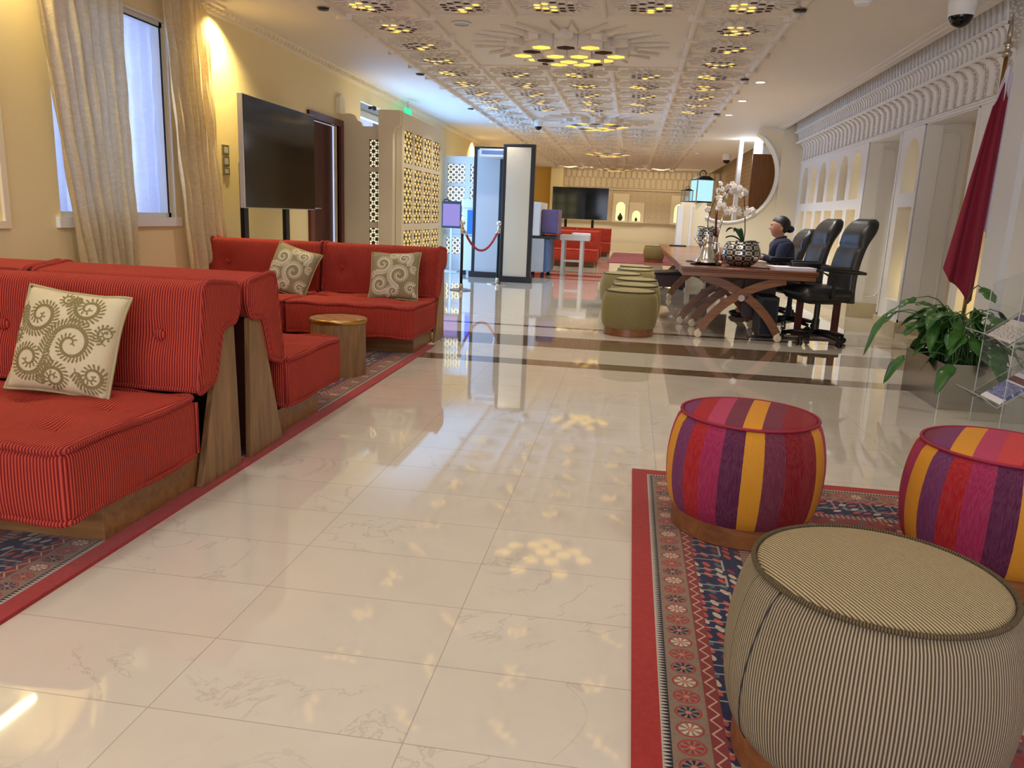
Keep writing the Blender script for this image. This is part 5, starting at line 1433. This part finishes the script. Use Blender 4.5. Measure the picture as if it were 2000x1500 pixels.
# white entrance partition further back
gp = thing('lattice_partition', 'daylit white partition with lattice windows behind the rope barrier', 'partition', (-3.77, 15.5, 0))
cols_ = [(0.07, 0.42), (0.53, 0.88), (1.0, 1.35)]
zr3 = [(0.30, 0.62), (0.82, 1.12), (1.22, 1.62), (1.69, 2.05)]
hol = [rect(a, b_, c_, d_) for (a, b_) in cols_ for (c_, d_) in zr3]
tess_plate(rect(0, 1.55, 0, 2.2), hol, -0.03, 0.03, 'xz').build('frame', 'white', gp)
for (a, b_) in cols_:
    for (c_, d_) in zr3:
        l = lattice(a, b_, c_, d_, 6, max(4, int(round((d_ - c_) / 0.055))), -0.01, 0.01, 'xz', 'lattice', gp, 'white', w=0.006)
        B().box(a, b_, 0.008, 0.012, c_, d_).build('backlight', 'glow_pale', l)
B().box(0, 1.55, -0.05, -0.03, 0.70, 0.77).build('rail', 'alu', gp)
t = tag(B().box(-0.05, 0.05, -0.006, 0.0, -0.05, 0.05).build('call_point_sign', 'maroon'), 'small red square sign on the daylit partition', 'sign'); t.location = (-3.705, 15.46, 1.32)
B().box(-0.03, 0.03, -0.008, -0.006, -0.03, 0.03).build('symbol', 'paper', t)
t = thing('display_stand', 'dark framed violet poster screen by the entrance partition', 'screen', (-3.42, 14.7, 0))
B().box(-0.19, 0.19, -0.02, 0.02, 0.82, 1.32).build('frame', 'black', t, bevel=0.004)
B().box(-0.165, 0.165, -0.024, -0.02, 0.86, 1.27).build('panel', 'glow_violet', t); B().box(-0.02, 0.02, -0.02, 0.02, 0, 0.82).build('post', 'alu', t); B().box(-0.15, 0.15, -0.12, 0.12, 0, 0.02).build('base', 'alu', t)
t = thing('scanner_console', 'pale rounded cabinet with bright blue screen beside the gate', 'cabinet', (-2.80, 14.3, 0))
B().box(-0.30, 0.30, -0.25, 0.25, 0.08, 0.70).build('lower_cabinet', 'white', t, bevel=0.02)
B().box(-0.27, 0.30, -0.22, 0.22, 0.72, 1.20).build('upper_cabinet', 'white', t, bevel=0.02)
B().box(-0.30, 0.32, -0.25, 0.25, 1.20, 1.36).build('hood', 'white', t, bevel=0.05)
B().box(-0.18, 0.27, -0.235, -0.22, 0.74, 1.17).build('screen', 'glow_blue', t)
for xx in (-0.22, 0.22): B().cb((xx, -0.2, 0.04), (0.03, 0.03, 0.04)).build('foot', 'rubber', t, bevel=0.01)

# ================================================================== SECURITY GATE
t = thing('metal_detector_gate', 'walk-through security gate of two tall black edged panels', 'metal detector', (-2.2, 13.4, 0))
for (x0_, y0_, m, nm) in ((-0.61, 0.35, 'grey', 'rear_panel'), (0.02, -0.35, 'beige', 'front_panel')):
    p_ = B().box(x0_ + 0.05, x0_ + 0.47, y0_ - 0.05, y0_ + 0.05, 0.09, 2.20).build(nm, m, t, bevel=0.006)
    B().box(x0_, x0_ + 0.06, y0_ - 0.055, y0_ + 0.055, 0.05, 2.25).box(x0_ + 0.46, x0_ + 0.53, y0_ - 0.055, y0_ + 0.055, 0.05, 2.25).box(x0_ + 0.05, x0_ + 0.47, y0_ - 0.055, y0_ + 0.055, 2.20, 2.25).build('edge_trim', 'black', p_, bevel=0.01)
    B().box(x0_ - 0.04, x0_ + 0.56, y0_ - 0.08, y0_ + 0.08, 0, 0.10).build('foot', 'black', p_, bevel=0.006)
    for xx in (0.18, 0.36): B().lathe([(0, 0), (0.012, 0)], n=10).xf(Matrix.Translation((x0_ + xx, y0_ - 0.053, 2.05)) @ Matrix.Rotation(pi / 2, 4, 'X')).build('screw_cap', 'grey', p_)
B().box(-0.42, 0.10, -0.20, 0.31, 2.05, 2.18).build('crossbar', 'alu', t, bevel=0.004); B().box(-0.38, 0.0, -0.206, -0.20, 2.09, 2.15).build('display', 'blue', t)
# x-ray machine and roller table
t = thing('xray_cabinet', 'grey baggage scanner with violet hood behind the gate', 'baggage scanner', (-1.70, 14.6, 0))
B().box(-0.30, 0.12, -0.3, 0.9, 0.10, 0.72).build('lower_housing', 'grey', t, bevel=0.01); B().box(-0.30, 0.02, -0.3, 0.9, 0.76, 1.36).build('upper_housing', 'white', t, bevel=0.01)
B().box(0.03, 0.33, -0.1, 0.7, 0.80, 1.24).build('tunnel_hood', 'purple', t, bevel=0.02); B().box(-0.3, 0.34, -0.3, 0.9, 0.71, 0.76).build('belt', 'black', t)
B().box(0.12, 0.20, -0.25, 0.8, 0.1, 0.7).build('side_panel', 'blue', t)
for xx, yy in ((-0.2, -0.2), (0.1, -0.2), (-0.2, 0.8), (0.1, 0.8)): B().cb((xx, yy, 0.05), (0.03, 0.03, 0.05)).build('foot', 'rubber', t)
t = thing('roller_table', 'white metal roller table standing behind the gate', 'table', (-1.12, 15.3, 0))
B().box(-0.24, 0.32, -0.25, 0.25, 0.68, 0.78).build('top_frame', 'alu', t, bevel=0.004); B().box(-0.02, 0.32, -0.2, 0.2, 0.78, 0.82).build('tray', 'paper', t, bevel=0.004)
for xx in (-0.18, 0.18):
    for yy in (-0.2, 0.2): B().box(xx - 0.03, xx + 0.03, yy - 0.03, yy + 0.03, 0, 0.68).build('leg', 'alu', t)
B().box(-0.2, 0.18, -0.21, -0.19, 0.27, 0.31).build('stretcher', 'alu', t)

# ================================================================== STANCHIONS AND ROPE
def stanchion(x, y, lab):
    t = thing('stanchion', lab, 'stanchion', (x, y, 0), 0, 'rope barrier posts')
    B().lathe([(0, 0), (0.165, 0), (0.165, 0.012), (0.03, 0.035), (0.022, 0.10)], n=32).build('base', 'steel', t, True, angle=40)
    B().tube([(0, 0, 0.05), (0, 0, 0.86)], 0.022, 14).build('post', 'blackmetal', t, True)
    B().lathe([(0.026, 0.10), (0.030, 0.06)], n=16).build('lower_collar', 'chrome', t, True)
    B().lathe([(0.024, 0.82), (0.028, 0.83), (0.028, 0.90), (0.02, 0.92), (0.014, 0.94)], n=16).build('upper_collar', 'chrome', t, True)
    B().ball((0, 0, 0.975), 0.04, 16, 12).build('ball_finial', 'chrome', t, True)
    return t
s1 = stanchion(-2.44, 11.2, 'left chrome topped rope barrier post in front of the entrance'); s2 = dup(s1, (-2.13, 12.55, 0), 0, 'right chrome topped rope barrier post before the gate panel')
a, b_ = Vector((-2.42, 11.26, 0.86)), Vector((-2.13, 12.49, 0.86)); pts = []
for i in range(25): u = i / 24; q = a.lerp(b_, u); q.z -= 0.30 * (1 - (2 * u - 1) ** 2); pts.append(tuple(q))
t = thing('barrier_rope', 'dark red rope sagging between the two barrier posts', 'rope', a)
B().tube([tuple(Vector(p) - a) for p in pts], 0.018, 10).build('cord', 'rope', t, True)
for i, j in ((0, 1), (23, 24)): B().tube([tuple(Vector(pts[i]) - a), tuple(Vector(pts[j]) - a)], 0.022, 10).build('end_cap', 'chrome', t, True)

# ================================================================== TELEVISIONS
def tv(name, label, loc, rz, w, z0, z1, legx, group=None):
    t = thing(name, label, 'television', loc, rz)
    B().box(-w / 2, w / 2, -0.02, 0.03, z0, z1).build('housing', 'alu', t, bevel=0.004)
    B().box(-w / 2 + 0.008, w / 2 - 0.008, -0.024, -0.02, z0 + 0.008, z1 - 0.008).build('screen', 'screen', t)
    for x in legx: B().box(x - 0.04, x + 0.04, 0.03, 0.07, 0, z0 + 0.4).build('stand_post', 'blackmetal', t)
    B().box(min(legx) - 0.1, max(legx) + 0.1, -0.2, 0.2, 0, 0.03).build('stand_base', 'blackmetal', t)
    return t
tv('television', 'large dark television on two black posts by the wooden door', (-3.49, 7.50, 0), R(90), 1.58, 1.085, 2.075, (-0.68, 0.20))
tv('television', 'wide television standing in front of the far end wall', (-1.66, 24.6, 0), 0, 1.74, 1.05, 2.02, (-0.42, 0.42))
# switches by the curtain
for (z, h_, lab) in ((1.60, 0.045, 'upper wall switch plate between curtain and television'), (1.50, 0.045, 'middle wall switch plate between curtain and television'), (1.41, 0.03, 'lower small wall switch plate beside the television')):
    t = B().box(0, 0.012, -0.06, 0.06, -h_, h_ ).build('wall_switch', 'steel', bevel=0.002); t.location = (XL, 6.93, z); tag(t, lab, 'switch', 'wall switches by the curtain')
    B().box(0.012, 0.018, -0.03, 0.03, -h_ * 0.6, h_ * 0.6).build('rocker', 'grey', t)
# exit sign, cameras
t = tag(B().box(-0.015, 0.015, -0.16, 0.16, -0.09, 0.09).build('exit_sign', 'glow_green'), 'small green lit exit sign hanging near the cornice', 'exit sign'); t.location = (-3.60, 12.3, 2.58)
B().tube([(0, 0, 0.09), (0, 0, 0.2)], 0.006, 6).build('hanger', 'steel', t)
t = thing('bullet_camera', 'small black camera mounted above the entrance glass', 'security camera', (-3.70, 10.95, 2.50))
B().tube([(0, 0, 0), (0.05, -0.12, -0.02)], 0.03, 12).build('body', 'black', t, True, angle=40); B().box(-0.07, 0, -0.02, 0.02, -0.02, 0.02).build('bracket', 'black', t)
t = thing('wall_box', 'cream wall box above the wooden door corner', 'wall box', (XL, 9.78, 2.38)); B().box(0, 0.06, -0.09, 0.09, -0.11, 0.08).build('cover', 'wall_warm', t, bevel=0.006); B().prism([(-0.09, 0.08), (0.09, 0.08), (0.0, 0.14)], 0, 0.05, 'x').build('scroll_top', 'wall_warm', t)

def dome_cam(loc, s, lab):
    t = thing('dome_camera', lab, 'security camera', loc, 0, 'ceiling dome cameras')
    B().lathe([(0, 0), (0.075 * s, 0), (0.078 * s, -0.04 * s), (0.07 * s, -0.09 * s), (0.062 * s, -0.095 * s)], n=32).build('housing', 'white', t, True, angle=60)
    B().lathe([(0.066 * s, -0.085 * s)] + [(0.066 * s * cos(a), -0.095 * s - 0.07 * s * sin(a)) for a in [pi / 2 * i / 8 for i in range(1, 9)]], n=24).build('dome', 'screen', t, True)
    B().lathe([(0.070 * s, -0.088 * s), (0.072 * s, -0.10 * s), (0.067 * s, -0.105 * s)], n=32).build('ring', 'white', t, True)
    return t
dc = dome_cam((2.26, 6.50, HC), 1.25, 'large white dome camera with dark lens at the top right')
dup(dc, (-1.77, 14.2, HC - 0.04), 0, 'small dome camera near the second large ceiling star', scale=0.8)
dup(dc, (2.2, 20.6, HC), 0, 'far dome camera above the lanterns and round screen', scale=1.1)
o = B().lathe([(0, 0), (0.07, 0), (0.07, -0.02), (0.055, -0.04), (0, -0.042)], n=32).build('smoke_detector', 'white', smooth=True, angle=40); o.location = (1.58, 6.55, HC); tag(o, 'round white smoke detector at the top edge of the ceiling', 'smoke detector', 'smoke detectors')
o2 = dup(o, (1.46, 20.3, HC), 0, 'far smoke detector on the plain ceiling strip')
t = thing('ceiling_speaker', 'round white ceiling speaker beside the nearest large star', 'speaker', (-1.66, 7.36, HC - 0.004)); B().lathe([(0.072, 0), (0.088, 0), (0.088, -0.008), (0.07, -0.01)], n=36).build('ring', 'white', t, True); B().lathe([(0, -0.006), (0.072, -0.006)], n=36).build('grille', 'grey', t)
for i, (x, y, lab) in enumerate(((1.395, 10.17, 'bright recessed downlight nearest of three on the right ceiling'), (1.388, 11.70, 'middle recessed downlight of three on the right ceiling'), (1.380, 13.2, 'farthest recessed downlight of three on the right ceiling'))):
    if i == 0:
        dl = thing('recessed_downlight', lab, 'downlight', (x, y, HC), 0, 'recessed downlights'); B().lathe([(0.055, 0), (0.075, 0), (0.075, -0.006), (0.055, -0.008)], n=32).build('trim_ring', 'white', dl, True); B().lathe([(0, -0.003), (0.056, -0.003)], n=32).build('lamp', 'glow_down', dl)
    else: dup(dl, (x, y, 2.8), 0, lab)
# small beam lamps at the coffer edge
bl = None
for i, (x, y) in enumerate([(xx, yy) for xx in (-2.69, 1.155) for yy in (6.66, 9.70, 12.74)]):
    lab = 'small dark spot fitting on the %s coffer edge, %s' % ('left' if x < 0 else 'right', ['nearest one', 'middle one', 'farthest one'][i % 3])
    if bl is None: bl = thing('coffer_spot', lab, 'spot fitting', (x, y, HC - 0.045), 0, 'dark spot fittings on the coffer edges'); B().lathe([(0, 0), (0.05, 0), (0.045, -0.02), (0, -0.02)], n=20).build('body', 'black', bl, True); B().lathe([(0.05, 0), (0.058, 0), (0.058, -0.008)], n=20).build('rim', 'chrome', bl, True)
    else: dup(bl, (x, y, HC - 0.045), 0, lab)

# ================================================================== CURTAINS
def curtain(label, ya, yb, yta, ytb, x, folds, z0, z1, mat, grp, amp=0.05, ph=0.0, nm='curtain', leanx=0.0):
    t = thing(nm, label, 'curtain', (x, (ya + yb) / 2, 0), 0, grp)
    nu, nv = folds * 12, 46; yc = (ya + yb) / 2
    def f(u, v):
        y0_ = ya + (yta - ya) * v; y1_ = yb + (ytb - yb) * v
        uu = u + 0.012 * sin(7 * u * pi + v * 3)
        y = y0_ + (y1_ - y0_) * uu + 0.003 * sin(v * 6 + u * 40)
        a = amp * (0.55 + 0.45 * (1 - v)) * (0.7 + 0.3 * sin(u * 17 + ph))
        xx = a * sin(uu * folds * 2 * pi + 0.35 * sin(v * 3 + u * 9) + ph) + 0.35 * a * sin(uu * folds * 4.6 * pi + 1) + 0.005 * sin(v * 31 + u * 37)
        return (xx + leanx * (1 - v), y - yc, z0 + (z1 - z0) * v)
    o = B().grid(f, nu, nv).build('cloth', mat, t, True)
    return t
curtain('wide champagne silk curtain left of the window', 4.86, 5.40, 4.42, 5.36, -3.64, 8, 0.02, 2.74, 'curtain', 'champagne silk curtains', 0.045)
curtain('narrower champagne silk curtain right of the window', 6.18, 6.84, 5.88, 6.56, -3.69, 6, 0.02, 2.74, 'curtain', 'champagne silk curtains', 0.033, 1.0)
curtain('sheer white curtain hanging behind the window glass', 4.7, 6.55, 4.7, 6.55, XL - 0.17, 12, 0.9, 2.6, 'sheer', None, 0.05, 2.0, 'sheer_curtain')
t = thing('curtain_rail', 'pale curtain rail above the window', 'curtain rail', (-3.60, 5.5, 2.755)); B().box(-0.02, 0.02, -1.2, 1.2, -0.012, 0.012).build('rail', 'wall_warm', t)
for yy in (-1.0, 1.0): B().box(-0.17, 0, yy - 0.01, yy + 0.01, -0.008, 0.012).build('bracket', 'wall_warm', t)
# slim wall lamp near the viewer (seen as a bright streak in the floor)
t = thing('wall_lamp', 'slim bright tube lamp on the left wall', 'wall lamp', (XL + 0.06, 3.5, 2.14)); B().tube([(0, -0.55, 0), (0, 0.55, 0)], 0.014, 10).build('tube', 'glow_line', t, True)
B().box(-0.06, -0.02, -0.5, 0.5, -0.02, 0.02).build('housing', 'steel', t)

# vases inside lit niches
def vase(x, y, z, s, lab, mat='perf'):
    o = B().lathe([(0, 0), (0.05 * s, 0), (0.09 * s, 0.05 * s), (0.10 * s, 0.11 * s), (0.07 * s, 0.19 * s), (0.03 * s, 0.23 * s), (0.04 * s, 0.27 * s)], n=28).build('vase', mat, smooth=True); o.location = (x, y, z); tag(o, lab, 'vase'); return o
vase(XR + 0.24, 8.93, 0.372, 1.15, 'round patterned vase inside the lit pier niche')
vase(-0.46, YF - 0.07, 1.06, 0.95, 'dark slim vase in the tall lit niche of the end wall', 'black')
vase(0.10, YF - 0.07, 1.06, 0.5, 'tiny dark pot in the small lit niche of the end wall', 'black')
figs = [(12.57, 'small silver figurine in the third lancet niche'), (11.4, 'small silver figurine in the lancet niche above the nearest chair')]
for y, lab in figs:
    o = B().lathe([(0, 0), (0.04, 0), (0.03, 0.03), (0.015, 0.12), (0.03, 0.17), (0.02, 0.21), (0.03, 0.24), (0, 0.27)], n=16).build('figurine', 'silver', smooth=True); o.location = (XR + 0.26, y, 1.462); tag(o, lab, 'figurine', 'silver figurines in the arches')

# ================================================================== LIGHTS
def light(kind, name, loc, col, power, **kw):
    l = bpy.data.lights.new(name, kind); l.color = col; l.energy = power
    for k, v in kw.items():
        if k not in ('rot', 'target'): setattr(l, k, v)
    o = bpy.data.objects.new(name, l); C.objects.link(o); o.location = loc
    if 'rot' in kw: o.rotation_euler = kw['rot']
    if 'target' in kw: o.rotation_euler = (Vector(kw['target']) - Vector(loc)).to_track_quat('-Z', 'Y').to_euler()
    return o
WARM = (1.0, 0.80, 0.52); NEU = (1.0, 0.955, 0.885); COOL = (0.62, 0.76, 1.0)
# fill spots added out of view overhead; further rows stand in for star lamps
for (x, y, p) in ((-2.1, -1.6, 8), (-0.1, -1.6, 8), (1.6, -1.6, 8), (-2.1, 1.2, 26), (-0.1, 1.2, 18), (1.6, 1.2, 16), (-1.9, 3.3, 42), (-0.1, 3.3, 26), (1.3, 3.3, 26)):
    light('SPOT', 'ceiling_fill', (x, y, HC - 0.12), NEU, p, spot_size=R(160), spot_blend=0.8, shadow_soft_size=0.12)
for r_ in range(-1, 26, 2):
    for c_ in (0.5, 2.5, 4.5):
        light('SPOT', 'ceiling_fill', (X0 + c_ * PX, Y0 + (r_ + 0.5) * PY, HC - 0.19), NEU, (26 if r_ < 12 else 38) * (1.5 if c_ == 4.5 else 1), spot_size=R(120), spot_blend=0.5, shadow_soft_size=0.04)
for (x, y) in ((1.395, 10.17), (1.388, 11.7), (1.38, 13.2)): light('SPOT', 'downlight_lamp', (x, y, HC - 0.03), (1.0, 0.97, 0.92), 80, spot_size=R(122), spot_blend=0.6, shadow_soft_size=0.05)
# warm wall washers along the left wall
for (y, p) in ((0.6, 16), (2.6, 16), (4.3, 34), (6.75, 120), (18.1, 80), (20.0, 26), (23.0, 26)): light('SPOT', 'wall_washer', (XL + 0.20, y, HC - 0.06), (1.0, 0.80, 0.36), p, spot_size=R(125), spot_blend=0.8, shadow_soft_size=0.03, target=(XL - 0.05, y, 1.6))
# niche lamps behind the arches
for y in (6.95, 9.0): light('POINT', 'niche_lamp', (XR + 0.33, y, 0.55), (1.0, 0.78, 0.34), 1.8, shadow_soft_size=0.04)
for y in (11.1, 12.4, 13.6): light('POINT', 'niche_lamp', (XR + 0.33, y, 0.55), (1.0, 0.78, 0.34), 3.0, shadow_soft_size=0.04); light('POINT', 'niche_lamp', (XR + 0.33, y, 1.6), (1.0, 0.82, 0.45), 0.9, shadow_soft_size=0.04)
for y in (6.95, 9.0): light('POINT', 'niche_lamp', (XR + 0.33, y, 1.6), (1.0, 0.82, 0.45), 0.5, shadow_soft_size=0.04)
# daylight through the openings
light('AREA', 'daylight_entrance', (XL - 0.25, 12.8, 1.3), (0.20, 0.48, 1.0), 170, shape='RECTANGLE', size=2.4, size_y=4.2, rot=(0, R(-90), 0))
light('AREA', 'daylight_window', (XL - 0.42, 5.6, 1.75), COOL, 9, shape='RECTANGLE', size=1.4, size_y=1.1, rot=(0, R(-90), 0))
light('AREA', 'daylight_back', (-2.05, YB - 0.1, 1.4), (0.84, 0.87, 1.0), 58, shape='RECTANGLE', size=2.3, size_y=2.2, rot=(R(90), 0, 0))
light('AREA', 'daylight_back', (0.7, YB - 0.1, 1.4), (0.84, 0.87, 1.0), 58, shape='RECTANGLE', size=2.3, size_y=2.2, rot=(R(90), 0, 0))
light('AREA', 'end_wall_cove', (-0.2, 26.9, HC - 0.06), (1.0, 0.84, 0.58), 20, shape='RECTANGLE', size=4.6, size_y=0.1, target=(-0.2, 28.2, 1.2))
light('POINT', 'round_screen_lamp', (2.2, 16.9, 2.5), (0.9, 0.92, 1.0), 12, shadow_soft_size=0.2)
w = bpy.data.worlds.new('world'); scene.world = w; w.use_nodes = True
w.node_tree.nodes['Background'].inputs[0].default_value = (0.7, 0.8, 1.0, 1); w.node_tree.nodes['Background'].inputs[1].default_value = 0.3
vs = scene.view_settings; vs.view_transform = 'Standard'; vs.look = 'None'; vs.gamma = 1.0; vs.use_curve_mapping = False; vs.exposure = 0.28
scene.cycles.max_bounces = 6; scene.cycles.diffuse_bounces = 4; scene.cycles.glossy_bounces = 3; scene.cycles.transparent_max_bounces = 8; scene.cycles.use_adaptive_sampling = True; scene.cycles.adaptive_threshold = 0.06;
for q in ('glow_star', 'glow_gold', 'glow_pale', 'glow_niche', 'glow_down', 'glow_violet', 'glow_green', 'glow_cyan', 'sky_day', 'glow_blue'): M[q].cycles.emission_sampling = 'NONE'
scene.cycles.sample_clamp_indirect = 6.0
for o in bpy.data.objects:
    if o.parent is None and o.type in ('MESH', 'EMPTY') and 'label' not in o and 'kind' not in o: print('UNTAGGED', o.name)
